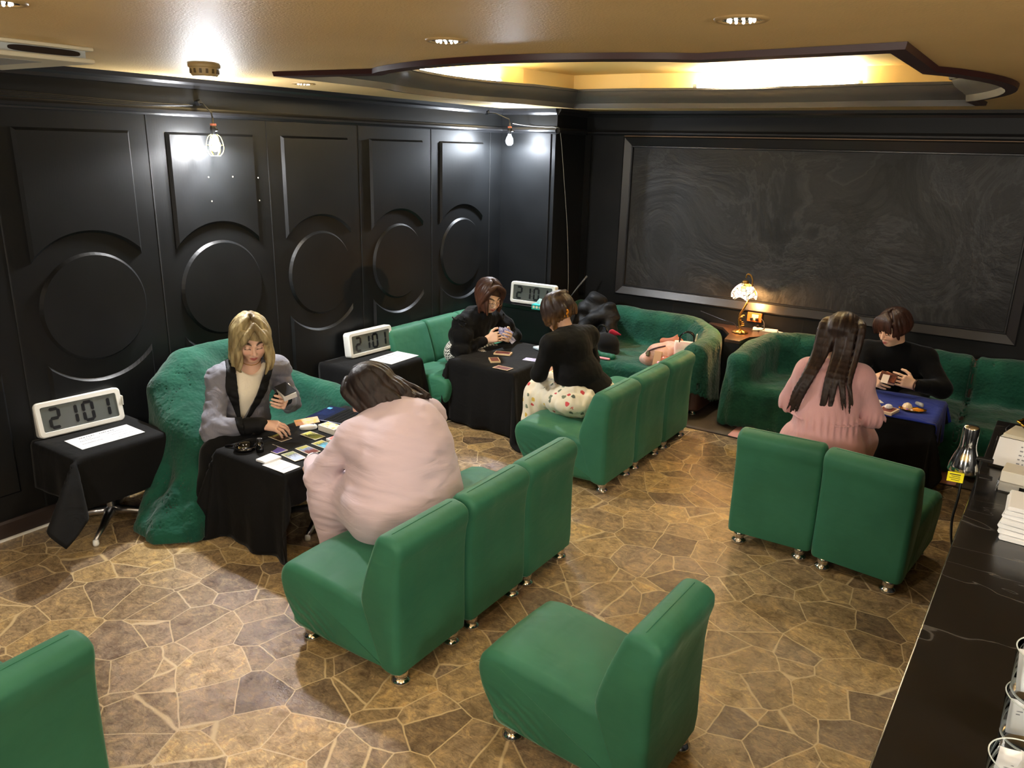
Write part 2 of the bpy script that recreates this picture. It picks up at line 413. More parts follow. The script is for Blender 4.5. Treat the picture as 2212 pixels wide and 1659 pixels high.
for x in (-3.02, -1.72, -.42, .9): b.b2((x - .003, YB - .002, .1), (x + .003, YB, FZ0))
b.build('panel_seam', plain('seam_black2', (4, 4, 4), .8), wb)
struct(MB().b2((XR, YF, 0), (XR + .1, YB + .1, ZC)).build('wall_right', BLACKP))
struct(MB().b2((XW - .1, YF - .1, 0), (XR + .1, YF, ZC)).build('wall_front', BLACKP))
# ------------------------------------------------------------------ distance-field modelling (soft shapes)
class Field:
    def __init__(s, lo, hi, h):
        s.lo = np.array(lo, float); s.h = h
        n = np.ceil((np.array(hi) - s.lo) / h).astype(int) + 1; s.n = n
        s.ax = [s.lo[i] + h * np.arange(n[i]) for i in range(3)]
        s.v = np.full(n, 1.0, np.float32)
    def sub(s, lo, hi):
        a = np.maximum(np.floor((np.array(lo) - s.lo) / s.h).astype(int), 0)
        b = np.minimum(np.ceil((np.array(hi) - s.lo) / s.h).astype(int) + 1, s.n)
        if np.any(b <= a): return None, None
        sl = tuple(slice(a[i], b[i]) for i in range(3))
        X = s.ax[0][sl[0]][:, None, None].astype(np.float32); Y = s.ax[1][sl[1]][None, :, None].astype(np.float32); Z = s.ax[2][sl[2]][None, None, :].astype(np.float32)
        return sl, (X, Y, Z)
    def full(s): return s.sub(s.ax[0][[0]].tolist() + s.ax[1][[0]].tolist() + s.ax[2][[0]].tolist(), [a[-1] for a in s.ax])
    def join(s, sl, d, k):
        v = s.v[sl]
        if k <= 0: s.v[sl] = np.minimum(v, d); return
        h = np.maximum(k - np.abs(v - d), 0) / k
        s.v[sl] = np.minimum(v, d) - h * h * k * .25
    def cone(s, a, b, ra, rb=None, k=.02, m=.03):
        rb = ra if rb is None else rb
        a = np.array(a, float); b = np.array(b, float); r = max(ra, rb) + m + k
        sl, P = s.sub(np.minimum(a, b) - r, np.maximum(a, b) + r)
        if sl is None: return s
        ab = b - a; L = float(ab @ ab) + 1e-9
        t = np.clip(((P[0] - a[0]) * ab[0] + (P[1] - a[1]) * ab[1] + (P[2] - a[2]) * ab[2]) / L, 0, 1)
        d = np.sqrt((P[0] - a[0] - t * ab[0]) ** 2 + (P[1] - a[1] - t * ab[1]) ** 2 + (P[2] - a[2] - t * ab[2]) ** 2) - (ra + (rb - ra) * t)
        s.join(sl, d, k); return s
    def chain(s, pts, rad, k=.02):
        if not isinstance(rad, (list, tuple)): rad = [rad] * len(pts)
        for i in range(len(pts) - 1): s.cone(pts[i], pts[i + 1], rad[i], rad[i + 1], k)
        return s
    def ell_d(s, P, c, r, M=None):
        q = [P[i] - c[i] for i in range(3)]
        if M is not None: q = [M[0][j] * q[0] + M[1][j] * q[1] + M[2][j] * q[2] for j in range(3)]
        k0 = np.sqrt(sum((q[i] / r[i]) ** 2 for i in range(3))); k1 = np.sqrt(sum((q[i] / r[i] ** 2) ** 2 for i in range(3))) + 1e-6
        return k0 * (k0 - 1) / k1
    def ell(s, c, r, M=None, k=.02, cut=False, m=.03):
        R_ = (max(r) if M is not None else np.array(r)) + m + k
        sl, P = s.sub(np.array(c) - R_, np.array(c) + R_)
        if sl is None: return s
        d = s.ell_d(P, c, r, M)
        if cut:
            v = s.v[sl]; h = np.maximum(k - np.abs(v + d), 0) / max(k, 1e-6); s.v[sl] = np.maximum(v, -d) + h * h * k * .25
        else: s.join(sl, d, k)
        return s
    def box(s, c, half, r=.02, k=.02, M=None, m=.03):
        R_ = np.linalg.norm(half) + m + k if M is not None else np.array(half) + m + k
        sl, P = s.sub(np.array(c) - R_, np.array(c) + R_)
        if sl is None: return s
        q = [P[i] - c[i] for i in range(3)]
        if M is not None: q = [M[0][j] * q[0] + M[1][j] * q[1] + M[2][j] * q[2] for j in range(3)]
        q = [np.abs(q[i]) - (half[i] - r) for i in range(3)]
        d = np.sqrt(sum(np.maximum(x, 0) ** 2 for x in q)) + np.minimum(np.maximum(np.maximum(q[0], q[1]), q[2]), 0) - r
        s.join(sl, d, k); return s
    def clip(s, fn):
        sl, P = s.full(); s.v = np.maximum(s.v, fn(*P)).astype(np.float32); return s
    def disp(s, fn):
        sl, P = s.full(); s.v = (s.v + fn(*P) * (np.abs(s.v) < .12)).astype(np.float32); return s
    def nets(s, relax=1):
        v = s.v; v[[0, -1]] = 1; v[:, [0, -1]] = 1; v[:, :, [0, -1]] = 1
        g = (v < 0); c = np.zeros(np.array(v.shape) - 1, np.uint8)
        off = [(i, j, k) for i in (0, 1) for j in (0, 1) for k in (0, 1)]
        n = v.shape
        for i, j, k in off: c += g[i:n[0] - 1 + i, j:n[1] - 1 + j, k:n[2] - 1 + k]
        act = np.argwhere((c > 0) & (c < 8)); idx = np.full(c.shape, -1, np.int32)
        idx[act[:, 0], act[:, 1], act[:, 2]] = np.arange(len(act))
        cv = {o: v[act[:, 0] + o[0], act[:, 1] + o[1], act[:, 2] + o[2]] for o in off}
        acc = np.zeros((len(act), 3)); cnt = np.zeros(len(act))
        for o in off:
            for ax in range(3):
                if o[ax]: continue
                o2 = list(o); o2[ax] = 1; o2 = tuple(o2)
                m = (cv[o] < 0) != (cv[o2] < 0)
                t = cv[o][m] / (cv[o][m] - cv[o2][m])
                p = np.tile(np.array(o, float), (m.sum(), 1)); p[:, ax] += t
                acc[m] += p; cnt[m] += 1
        V = s.lo + s.h * (act + acc / cnt[:, None])
        F = []
        for ax in range(3):
            a = [slice(None)] * 3; b = [slice(None)] * 3; a[ax] = slice(0, -1); b[ax] = slice(1, None)
            g0, g1 = g[tuple(a)], g[tuple(b)]
            for sgn, m in ((0, g0 & ~g1), (1, ~g0 & g1)):
                e = np.argwhere(m); u, w_ = (ax + 1) % 3, (ax + 2) % 3
                e = e[(e[:, u] > 0) & (e[:, w_] > 0)]
                if not len(e): continue
                def cell(du, dw):
                    q = e.copy(); q[:, u] -= du; q[:, w_] -= dw; return idx[q[:, 0], q[:, 1], q[:, 2]]
                q = np.stack([cell(1, 1), cell(0, 1), cell(0, 0), cell(1, 0)], 1)
                F.append(q if sgn == 0 else q[:, ::-1])
        F = np.concatenate(F)
        for _ in range(relax):
            A = np.zeros_like(V); N = np.zeros(len(V))
            for i in range(4):
                for j in (1, 3):
                    np.add.at(A, F[:, i], V[F[:, (i + j) % 4]]); np.add.at(N, F[:, i], 1)
            V = .5 * V + .5 * A / np.maximum(N, 1)[:, None]
        return V, F
    def build(s, name, mat, parent=None, relax=1, loc=None):
        V, F = s.nets(relax)
        return obj(name, V - (np.array(loc) if loc is not None else 0), F, mat, parent, True)

def wob(seed, freq, n=5):
    """smooth pseudo-random function of position"""
    r = np.random.RandomState(seed); K = r.normal(size=(n, 3)) * np.array(freq); ph = r.uniform(0, 6.28, n)
    def f(X, Y, Z):
        t = 0
        for i in range(n): t = t + np.sin(K[i, 0] * X + K[i, 1] * Y + K[i, 2] * Z + ph[i])
        return t / n
    return f

# ------------------------------------------------------------------ lamps and ceiling fittings
GLASSLIT = emis('lit_bulb_glass', (235, 243, 255), 60)
def bulb(loc, watts, rgb, label, cage, reach):
    x, y, z = loc
    t = thing('bare_bulb_lamp', label, 'lamp', loc, 0, 'work lamps on the left wall')
    MB().lathe([(0, -.062), (.02, -.058), (.033, -.04), (.036, -.018), (.03, .006), (.016, .03), (.014, .045)], n=20).build('bulb', GLASSLIT, t, smooth=True)
    MB().lathe([(.017, .04), (.022, .05), (.024, .085), (.02, .1), (.008, .108), (.006, .15)], n=18).build('socket', BLACKPL, t, smooth=True)
    MB().lathe([(.0185, .1), (.02, .103), (.02, .112), (.0185, .115)], n=18).build('collar', plain('salmon_plastic', (214, 130, 110), .5), t)
    MB().tube([(.02, 0, .07), (.038, .0, .075), (.05, 0, .07)], .007).build('switch', BLACKPL, t)
    b = MB()
    if cage:
        for k in range(6):
            a = k * PI / 3; c_, s_ = math.cos(a), math.sin(a)
            b.tube(spline([(r * c_, r * s_, h) for r, h in ((.018, .048), (.04, .03), (.054, -.02), (.05, -.06), (.028, -.088))], 5), .0022, 6)
        for r, h in ((.054, -.02), (.03, -.088)):
            b.tube([(r * math.cos(2 * PI * q / 24), r * math.sin(2 * PI * q / 24), h) for q in range(25)], .0022, 6)
        b.build('guard', plain('yellow_wire', (214, 196, 90), .4), t)
    MB().tube([(0, 0, .14), (-.01, 0, .18), (-reach * .6, 0, .235), (-reach, 0, .24)], .005).box((-reach + .01, 0, .245), (.04, .03, .03), rx=.5).build('hook', BLACKPL, t)
    point('bulb_light', (0, 0, -.015), watts * .2, rgb, .046, t)
    point('bulb_beam', (0, 0, -.015), watts * .8, rgb, .046, t, 'SPOT', 179, .35)
    return t
bulb((-4.63, 3.36, 2.29), BULB_W, (.97, .98, 1), 'bare caged bulb hanging over the second wall panel from the left', True, .145)
bulb((-4.5, 6.62, 2.385), BULB_W * .8, (.82, .9, 1), 'bare glaring bulb hanging near the corner pillar', False, .285)
b = MB()
for k in range(4):
    zz = 2.50 + .008 * k
    b.tube(spline([(-4.742, -2.4, zz), (-4.742, .6, zz + .01 - .012 * (k % 2)), (-4.742, 1.6, zz - .02 * (k % 2)), (-4.742, 2.3 - .1 * k, zz + .005), (-4.742, 2.9, 2.497 + .005 * k), (-4.75, 3.3, 2.515)], 6), .006, 8)
tag(b.build('cable_bundle', plain('cable_black', (30, 30, 31), .25), smooth=True), 'black cables running along the wall rail to the caged bulb', 'cable')
tag(MB().tube(spline([(-4.52, 6.7, 2.53), (-4.45, 6.87, 2.515), (-4.25, 6.885, 2.505), (-4.14, 6.885, 2.50), (-4.11, 6.93, 2.45), (-4.115, 7.05, 2.0), (-4.11, 7.15, 1.5), (-4.10, 7.2, 1.0), (-4.1, 7.2, .75)], 6), .0035, 6).build('cord', plain('thin_white_cord', (150, 150, 150), .5), smooth=True), 'thin cord running from the corner bulb down the pillar', 'cord')

DLREF = Mat('downlight_reflector', (220, 222, 225), .12, 1); DLREF.bump(DLREF.noise(30, None, 1), .7, .02); DLREF = DLREF.m
DLRING = plain('downlight_ring', (176, 146, 96), .4)
DLGLOW = emis('downlight_lens', (255, 246, 232), 2.2)
def downlight(x, y, label):
    t = thing('downlight', label, 'light', (x, y, ZC), 0, 'recessed ceiling downlights')
    MB().lathe([(.058, -.001), (.06, -.006), (.074, -.007), (.08, -.003), (.081, 0)], n=32, caps=False).build('trim_ring', DLRING, t, smooth=True)
    MB().lathe([(.059, -.004), (.05, -.0035), (.03, -.003), (.0, -.003)], n=24, caps=False).build('reflector', DLREF, t)
    b = MB()
    for k in range(11):
        a = 2 * PI * k / 11; b.lathe([(0, -.0105), (.0045, -.008), (.005, -.004)], (.038 * math.cos(a), .036 * math.sin(a), 0), 8)
    b.build('lens', DLGLOW, t)
    point('downlight_beam', (0, 0, -.03), DOWN_W, (1, .86, .66), .05, t, 'SPOT', 150, .9)
    return t
for x, y, l in ((-.85, 2.45, 'round recessed downlight nearest the camera, above right of the recess'), (-1.98, 2.48, 'round recessed downlight in front of the recess left end'),
                (-2.7, 1.25, 'round recessed downlight at the top left corner of the photo'), (-4.3, 3.85, 'small recessed downlight between left wall and recess tip'),
                (-3.32, 6.6, 'leftmost recessed downlight along the back wall'), (-2.05, 6.6, 'middle recessed downlight along the back wall'), (-.79, 6.55, 'rightmost recessed downlight along the back wall')):
    downlight(x, y, l)
TUBE = emis('lit_fluorescent_tube', (255, 238, 200), TUBE_E)
def tube_light(p, q, label):
    p = Vector(p); q = Vector(q); d = (q - p); L = d.length
    t = thing('fluorescent_tube', label, 'light', (p + q) / 2, math.atan2(d.y, d.x), 'tubes in the ceiling recess')
    m = Matrix.Rotation(PI / 2, 4, 'Y')
    MB().lathe([(.014, -L / 2), (.014, L / 2)], n=14, m=m).build('tube', TUBE, t, smooth=True)
    for s_ in (-1, 1): MB().lathe([(.015, s_ * L / 2 - .012), (.015, s_ * L / 2 + .02)], n=14, m=m).build('end_cap', WHITEP, t, smooth=True)
    return t
tube_light((-2.55, 6.4, 2.815), (-1.3, 6.4, 2.815), 'glowing fluorescent tube along the back of the ceiling recess')
tube_light((-3.84, 4.35, 2.815), (-3.84, 5.5, 2.815), 'glowing fluorescent tube at the left end of the ceiling recess')
def globe(x, y, z, label):  # unseen lamp added as fill for the ceiling and chair backs
    t = thing('fill_globe', label, 'lamp', (x, y, z), 0, 'added fill globes out of view')
    MB().lathe([(.001, -.14), (.07, -.121), (.121, -.07), (.14, 0), (.121, .07), (.07, .121), (.03, .137)], n=28).build('globe', emis('fill_globe_glass', (255, 226, 180), 3.0), t, smooth=True)
    MB().lathe([(.034, .13), (.036, .17), (.01, .18), (.004, .19), (.004, ZC - z)], n=12).build('cord', BLACKPL, t)
    point('fill_light', (0, 0, -.0), FILL_W, (1, .94, .84), .15, t)
globe(.9, -1.2, 2.2, 'added opal fill globe behind the camera')
globe(2.2, 1.2, 2.2, 'added opal fill globe right of the camera over the bar side')
globe(-2.2, -1.4, 2.2, 'added opal fill globe behind and left of the camera')
# smoke detector
t = thing('smoke_detector', 'round beige smoke detector on the ceiling near the caged bulb', 'detector', (-3.84, 2.76, ZC))
MB().lathe([(.082, 0), (.082, -.012), (.074, -.016), (.068, -.05), (.06, -.058), (.0, -.06)], n=32).build('housing', plain('beige_plastic', (176, 150, 100), .4), t, smooth=False, auto=30)
b = MB()
for k in range(14): b.box((.071 * math.cos(2 * PI * k / 14), .071 * math.sin(2 * PI * k / 14), -.033), (.006, .012, .022), rz=2 * PI * k / 14)
b.build('vent_slot', plain('slot_brown', (92, 74, 44), .6), t)
# ceiling air conditioner
t = thing('ceiling_air_conditioner', 'white ceiling air conditioner unit with oval side outlets', 'air conditioner', (-4.08, 1.5, ZC))
MB().b2((-.42, -.55, -.016), (.44, .56, 0)).build('flange', CREAMP, t, bevel=.006)
MB().b2((-.39, -.52, -.05), (.41, .535, -.01)).build('body', plain('grey_white', (186, 190, 188), .5), t)
MB().b2((-.42, -.55, -.068), (.44, .56, -.048)).build('panel', CREAMP, t, bevel=.006)
MB().b2((-.3, -.4, -.0695), (.3, .4, -.066)).build('grille', plain('grille_grey', (150, 150, 144), .5), t)
for y0 in (-.36, 0.0, .36):
    MB().rings([[(xx, y0 + .15 * math.copysign(abs(math.cos(a)) ** .5, math.cos(a)), -.031 + .013 * math.copysign(abs(math.sin(a)) ** .6, math.sin(a))) for a in [2 * PI * q / 24 for q in range(24)]] for xx in (.40, .4125)]).build('air_outlet', plain('outlet_dark', (34, 22, 18), .4), t)

# ------------------------------------------------------------------ green lounge chairs (front points to -x at rotation 0, rear face at x=0)
def lounge_chair(name, label, loc, rz, group):
    t = thing(name, label, 'chair', loc, rz, group)
    D = .765
    seatp = [(.68, .078), (.112, .078), (.075, .13), (.02, .22), (.0, .30), (.012, .355), (.045, .39), (.11, .405), (.22, .402), (.38, .39), (.52, .372), (.585, .36), (.64, .2)]
    backp = [(.755, .078), (.65, .078), (.60, .2), (.548, .33), (.535, .39), (.545, .45), (.575, .55), (.612, .65), (.632, .70), (.655, .728), (.695, .738), (.745, .728), (.775, .70), (.778, .655), (.765, .6), (.757, .5), (.757, .3)]
    def body(nm, pl, hw, r, parent, dome=0):
        P = [Vector(p) for p in pl]
        cl = P[::-1] if sum(a.x * b.y - b.x * a.y for a, b in zip(P, P[1:] + P[:1])) < 0 else P
        # refine outline
        ref = []
        n = len(cl)
        for i in range(n):
            p0, p1, p2, p3 = cl[i - 1], cl[i], cl[(i + 1) % n], cl[(i + 2) % n]
            for k in range(3):
                u = k / 3; q = .5 * (2 * p1 + (p2 - p0) * u + (2 * p0 - 5 * p1 + 4 * p2 - p3) * u * u + (3 * p1 - p0 - 3 * p2 + p3) * u ** 3)
                ref.append(p1.lerp(p2, u).lerp(q, .6))
        rs = []
        st = [(-hw, r), (-hw + .12 * r, .62 * r), (-hw + .35 * r, .3 * r), (-hw + .65 * r, .08 * r), (-hw + r, 0)]
        st = st + [(y, 0) for y in (-hw * .5, 0, hw * .5)] + [(-y, d) for y, d in st[::-1]]
        for y, d in st:
            off = offset(ref, d) if d > 0 else ref
            dm = dome * max(0, 1 - (y / hw) ** 2)
            rs.append([(q.x - D, y, q.y + (dm if q.y > .3 else 0)) for q in off])
        MBx = MB(); MBx.rings(rs); return MBx.build(nm, GREEN, parent, auto=50)
    body('seat', seatp, .248, .034, t, .012)
    body('backrest', backp, .25, .03, t)
    b = MB()
    b.tube([(.70 - D, -.2485, .64), (.70 - D, -.246, .69), (.70 - D, -.235, .725), (.70 - D, -.2, .7372), (.70 - D, 0, .7378), (.70 - D, .2, .7372), (.70 - D, .235, .725), (.70 - D, .246, .69), (.70 - D, .2485, .64)], .0024, 6)
    b.build('seam', GREEN, t)
    for x, y in ((-.62, -.18), (-.62, .18), (-.05, -.18), (-.05, .18)):
        MB().lathe([(.036, 0), (.044, .007), (.043, .02), (.030, .030), (.025, .037), (.034, .046), (.034, .079), (.02, .08)], (x, y, 0), 20).build('foot', CHROME, t, smooth=True)
    return t
G = 'green covered armless lounge chairs'
ch = lounge_chair('lounge_chair', 'green armless chair nearest in the front row of three, pink-clad woman beside it', (-1.97, 2.385, 0), 0, G)
for x, y, a, l in ((-1.97, 2.905, 0, 'green armless chair in the middle of the front row of three'), (-1.97, 3.405, 0, 'green armless chair at the far end of the front row of three'),
                   (-2.2, 4.74, 0, 'green armless chair under the woman in the floral skirt, nearest of the rear row'), (-2.2, 5.255, 0, 'green armless chair in the middle of the rear row of three'),
                   (-2.2, 5.785, 0, 'green armless chair at the far end of the rear row, beside the draped corner sofa'),
                   (-1.04, 4.375, -88.5, 'green armless chair seen from behind, left of the pair behind the woman with long hair'), (-.545, 4.32, -97, 'green armless chair seen from behind, right of the pair, next to the black counter'),
                   (-.80, 2.375, -2, 'empty green armless chair standing alone in the foreground'), (-2.33, .84, 4, 'green armless chair cut off at the bottom left corner of the photo'),
                   (-4.735, 5.235, 180, 'green armless chair against the left wall right behind the middle clock table'), (-4.735, 5.74, 180, 'green armless chair against the left wall under the woman in glasses'),
                   (-4.735, 6.245, 180, 'green armless chair against the left wall nearest the pillar, hidden behind the woman in glasses')):
    dup(ch, (x, y, 0), R(a), l)

# ------------------------------------------------------------------ tables with cloths
def pedestal(t, r=.34, h=.52, a0=PI / 4, cx=0, cy=0):
    MB().lathe([(.032, .06), (.026, .1), (.024, h)], (cx, cy, 0), 16).build('column', ALU, t, smooth=True)
    b = MB(); b.lathe([(.0, .04), (.045, .045), (.04, .075), (.03, .09), (0, .095)], (cx, cy, 0), 16); b.build('hub', ALU, t, smooth=True)
    for k in range(4):
        a = a0 + k * PI / 2; c_, s_ = math.cos(a), math.sin(a)
        MB().tube([(cx + c_ * q, cy + s_ * q, z) for q, z in ((.02, .07), (.1, .062), (.2, .045), (r, .03))], [.03, .026, .02, .014], 10).build('leg', ALU, t, smooth=True)
        MB().lathe([(.016, 0), (.018, .01), (.016, .032), (.008, .036)], (cx + c_ * r, cy + s_ * r, 0), 12).build('glide', WHITEP, t, smooth=True)
def cloth(name, label, x0, x1, y0, y1, h, ov, mat, seed=1, amp=1.0, group=None, flare=.10, rz=0, slack=.004):
    """square cloth laid on the table rectangle; ov = overhang at -x,+x,-y,+y"""
    rnd = random.Random(seed); f1, f2, f3 = rnd.uniform(0, 6), rnd.uniform(0, 6), rnd.uniform(0, 6)
    w_, d_ = x1 - x0, y1 - y0; cx, cy = (x0 + x1) / 2, (y0 + y1) / 2
    def axis(a, o0, o1, n=18):
        c = [-o0 + o0 * i / n for i in range(n)] + [a * i / n for i in range(n)] + [a + o1 * i / n for i in range(n + 1)]
        return c
    us, vs2 = axis(w_, ov[0], ov[1]), axis(d_, ov[2], ov[3]); V = []
    rr = .012
    for u in us:
        for v in vs2:
            a = (u - w_) if u > w_ else (u if u < 0 else 0); b_ = (v - d_) if v > d_ else (v if v < 0 else 0)
            bx, by = min(max(u, 0), w_), min(max(v, 0), d_)
            r = math.hypot(a, b_)
            if r < 1e-6:
                z = h + slack * math.sin(u * 9 + f1) * math.sin(v * 8 + f2); V.append((bx - w_ / 2, by - d_ / 2, z)); continue
            dx, dy = a / r, b_ / r; corner = 4 * abs(dx * dy)
            phi = math.atan2(dy, dx)
            rip = amp * (.012 * math.sin(bx * 17 + by * 19 + f1) + .008 * math.sin(bx * 31 - by * 29 + f2))
            out = rr * min(1, r / .03) + r * (.02 + flare * corner ** 1.5 * (1 + .35 * math.sin(6 * phi + f3)) + rip * 3 * (1 - corner) + .05 * amp * corner * math.sin(8 * phi + f1))
            fall = max(0, r - .006)
            z = h - math.sqrt(max(0, fall * fall - (out * .6) ** 2)) if fall > out * .6 else h
            if z < .008: out += (.008 - z) * .5; z = .006 + .004 * abs(math.sin(11 * (bx + by) + f2))
            V.append((bx - w_ / 2 + dx * out, by - d_ / 2 + dy * out, z))
    n, m = len(us), len(vs2)
    F = [(i * m + j, (i + 1) * m + j, (i + 1) * m + j + 1, i * m + j + 1) for i in range(n - 1) for j in range(m - 1)]
    o = obj(name, V, F, mat, smooth=True, loc=(cx, cy, 0)); o.rotation_euler.z = rz
    k = o.modifiers.new('s', 'SOLIDIFY'); k.thickness = .003; k.offset = 1
    return tag(o, label, 'tablecloth', group)
def ptable(label, x0, x1, y0, y1, h, group, a0=PI / 4, r=.3):
    t = thing('pedestal_table', label, 'table', ((x0 + x1) / 2, (y0 + y1) / 2, 0), 0, group)
    MB().b2((x0 - (x0 + x1) / 2, y0 - (y0 + y1) / 2, h - .03), (x1 - (x0 + x1) / 2, y1 - (y0 + y1) / 2, h - .002)).build('tabletop', DARKW, t, bevel=.006)
    pedestal(t, r, h - .03, a0)
    return t
TG = 'small pedestal tables under cloths'; CG = 'cloths on the small tables'
H = .56
ptable('small table with four-footed metal base under the leftmost clock', -4.765, -4.30, 2.04, 2.6, H, TG, R(45), .34)
cloth('tablecloth', 'black cloth on the clock table at far left, pointed corner hanging low', -4.768, -4.29, 2.03, 2.61, H, (.0, .32, .3, .36), BCLOTH, 3, .8, CG, .30)
ptable('small table under the middle clock beside the green wall chairs', -4.76, -4.24, 4.3, 4.93, H, TG)
cloth('tablecloth', 'black cloth on the middle clock table beside the green wall chairs', -4.765, -4.23, 4.29, 4.94, H, (.0, .3, .32, .2), BCLOTH, 5, .6, CG, .04)
ptable('reading table with metal pedestal between the blonde and the pink-clad woman', -3.79, -3.21, 2.61, 3.62, H, TG, R(30), .3)
cloth('tablecloth', 'black cloth under the tarot spread and laptop, trailing onto the floor', -3.80, -3.20, 2.60, 3.63, H, (.3, .2, .56, .12), BCLOTH, 11, 1.0, CG, .1)
ptable('reading table between the woman in glasses and the floral skirt', -4.0, -3.36, 5.07, 5.94, H, TG)
cloth('tablecloth', 'black cloth with dark red cards lying on it, reaching the floor', -4.01, -3.35, 5.06, 5.95, H, (.12, .54, .55, .4), BCLOTH, 17, .8, CG, .09)
ptable('reading table in front of the woman in the black turtleneck', -1.1, -.40, 5.82, 6.42, H, TG)
cloth('tablecloth', 'black cloth hanging below the navy one on the right-hand table', -1.11, -.39, 5.81, 6.43, H, (.3, .3, .42, .3), BCLOTH, 23, .8, CG, .08)
cloth('tablecloth', 'navy blue velvet cloth on the right-hand table', -1.12, -.38, 5.80, 6.44, H + .005, (.2, .3, .012, .3), NAVY, 29, 1, CG, .08)
# cabinet by the pillar holding the third clock
t = thing('side_cabinet', 'low black cabinet by the pillar, third clock on its top', 'cabinet', (-4.2, 6.72, 0))
MB().b2((-.44, -.19, .05), (.3, .17, .745)).build('body', BLACKP, t)
MB().b2((-.46, -.22, .745), (.32, .18, .785)).build('top', BLACKGL, t, bevel=.004)
MB().b2((-.42, -.18, 0), (.28, .15, .05)).build('plinth', BLACKPL, t)

# ------------------------------------------------------------------ clocks
def rrect(w_, h_, r, n=6):
    out = []
    for cx, cy, a0 in ((w_ / 2 - r, h_ / 2 - r, 0), (-w_ / 2 + r, h_ / 2 - r, 90), (-w_ / 2 + r, -h_ / 2 + r, 180), (w_ / 2 - r, -h_ / 2 + r, 270)):
        for k in range(n + 1): a = R(a0 + 90 * k / n); out.append((cx + r * math.cos(a), cy + r * math.sin(a)))
    return out
SEG = {'0': 'abcdef', '1': 'bc', '2': 'abged'}
def clock(loc, rz, label, colon=True, tilt=4):
    """front faces local +x; width along y"""
    t = thing('digital_clock', label, 'clock', loc, rz, 'large white digital clocks')
    W_, H_, D_ = .505, .215, .075
    tl = R(tilt)
    def put(y, z, x): return (x * math.cos(tl) - z * math.sin(tl), y, z * math.cos(tl) + x * math.sin(tl) + .006)
    b = MB(); r = []
    for x, ins, rad in ((-D_, .004, .024), (-D_ + .006, 0, .026), (-.008, 0, .028), (0, .006, .024), (0, .03, .012), (-.006, .032, .010)):
        r.append([put(y, z + H_ / 2, x) for y, z in rrect(W_ - 2 * ins, H_ - 2 * ins, rad)])
    b.rings(r, caps=False); q = [put(y, z + H_ / 2, -D_) for y, z in rrect(W_ - .008, H_ - .008, .024)]; b.add(q, [tuple(range(len(q)))[::-1]])
    b.build('case', WHITEP, t, auto=35)
    q = [put(y, z + H_ / 2, -.006) for y, z in rrect(W_ - .062, H_ - .062, .012)]
    b = MB(); b.add(q, [tuple(range(len(q)))]); b.build('screen', LCD, t)
    def seg(bb, y0, z0, y1, z1, wd=.0098):
        d = Vector((y1 - y0, z1 - z0)); L = d.length; d.normalize(); nn = Vector((-d.y, d.x)); p = Vector((y0, z0)); q_ = Vector((y1, z1)); e = wd * .8
        pl = [p + d * .0015, p + d * e + nn * wd, q_ - d * e + nn * wd, q_ - d * .0015, q_ - d * e - nn * wd, p + d * e - nn * wd]
        v = [put(a.x, a.y + H_ / 2, -.0052) for a in pl] + [put(a.x, a.y + H_ / 2, -.0042) for a in pl]
        bb.add(v, [tuple(range(6))[::-1], tuple(range(6, 12))] + [(i, (i + 1) % 6, 6 + (i + 1) % 6, 6 + i) for i in range(6)])
    dw, dh = .052, .112
    for yc, ch_ in ((-.150, '2'), (-.052, '1'), (.045, '0'), (.142, '1')):
        b = MB(); sl = lambda z: z * .06
        P = {'a': ((-1, 1), (1, 1)), 'b': ((1, 1), (1, 0)), 'c': ((1, 0), (1, -1)), 'd': ((-1, -1), (1, -1)), 'e': ((-1, 0), (-1, -1)), 'f': ((-1, 1), (-1, 0)), 'g': ((-1, 0), (1, 0))}
        for s_ in SEG[ch_]:
            (ya, za), (yb, zb) = P[s_]; seg(b, yc + ya * dw / 2, za * dh / 2, yc + yb * dw / 2, zb * dh / 2)
        b.build('digit', LCDSEG, t)
    if colon:
        b = MB()
        for z in (.024, -.024):
            q = [put(-.003 + .005 * math.cos(a), z + H_ / 2 + .005 * math.sin(a), -.0045) for a in [2 * PI * i / 12 for i in range(12)]]; b.add(q, [tuple(range(12))])
        b.build('colon', LCDSEG, t)
    MB().b2((-.05, W_ / 2 - .001, .1), (-.02, W_ / 2 + .006, .16)).build('side_button', WHITEP, t, bevel=.002)
    return t
clock((-4.57 - .13, 2.31, H + .002), R(-6), 'leftmost white digital clock reading 2101, on the clock table at far left', False, 12)
clock((-4.62, 4.77, H + .002), R(-2), 'white digital clock on the middle table beside the green wall chairs', True, 6)
clock((-4.15, 6.56, .787), R(-86), 'white digital clock on the black cabinet by the pillar', True, 6)

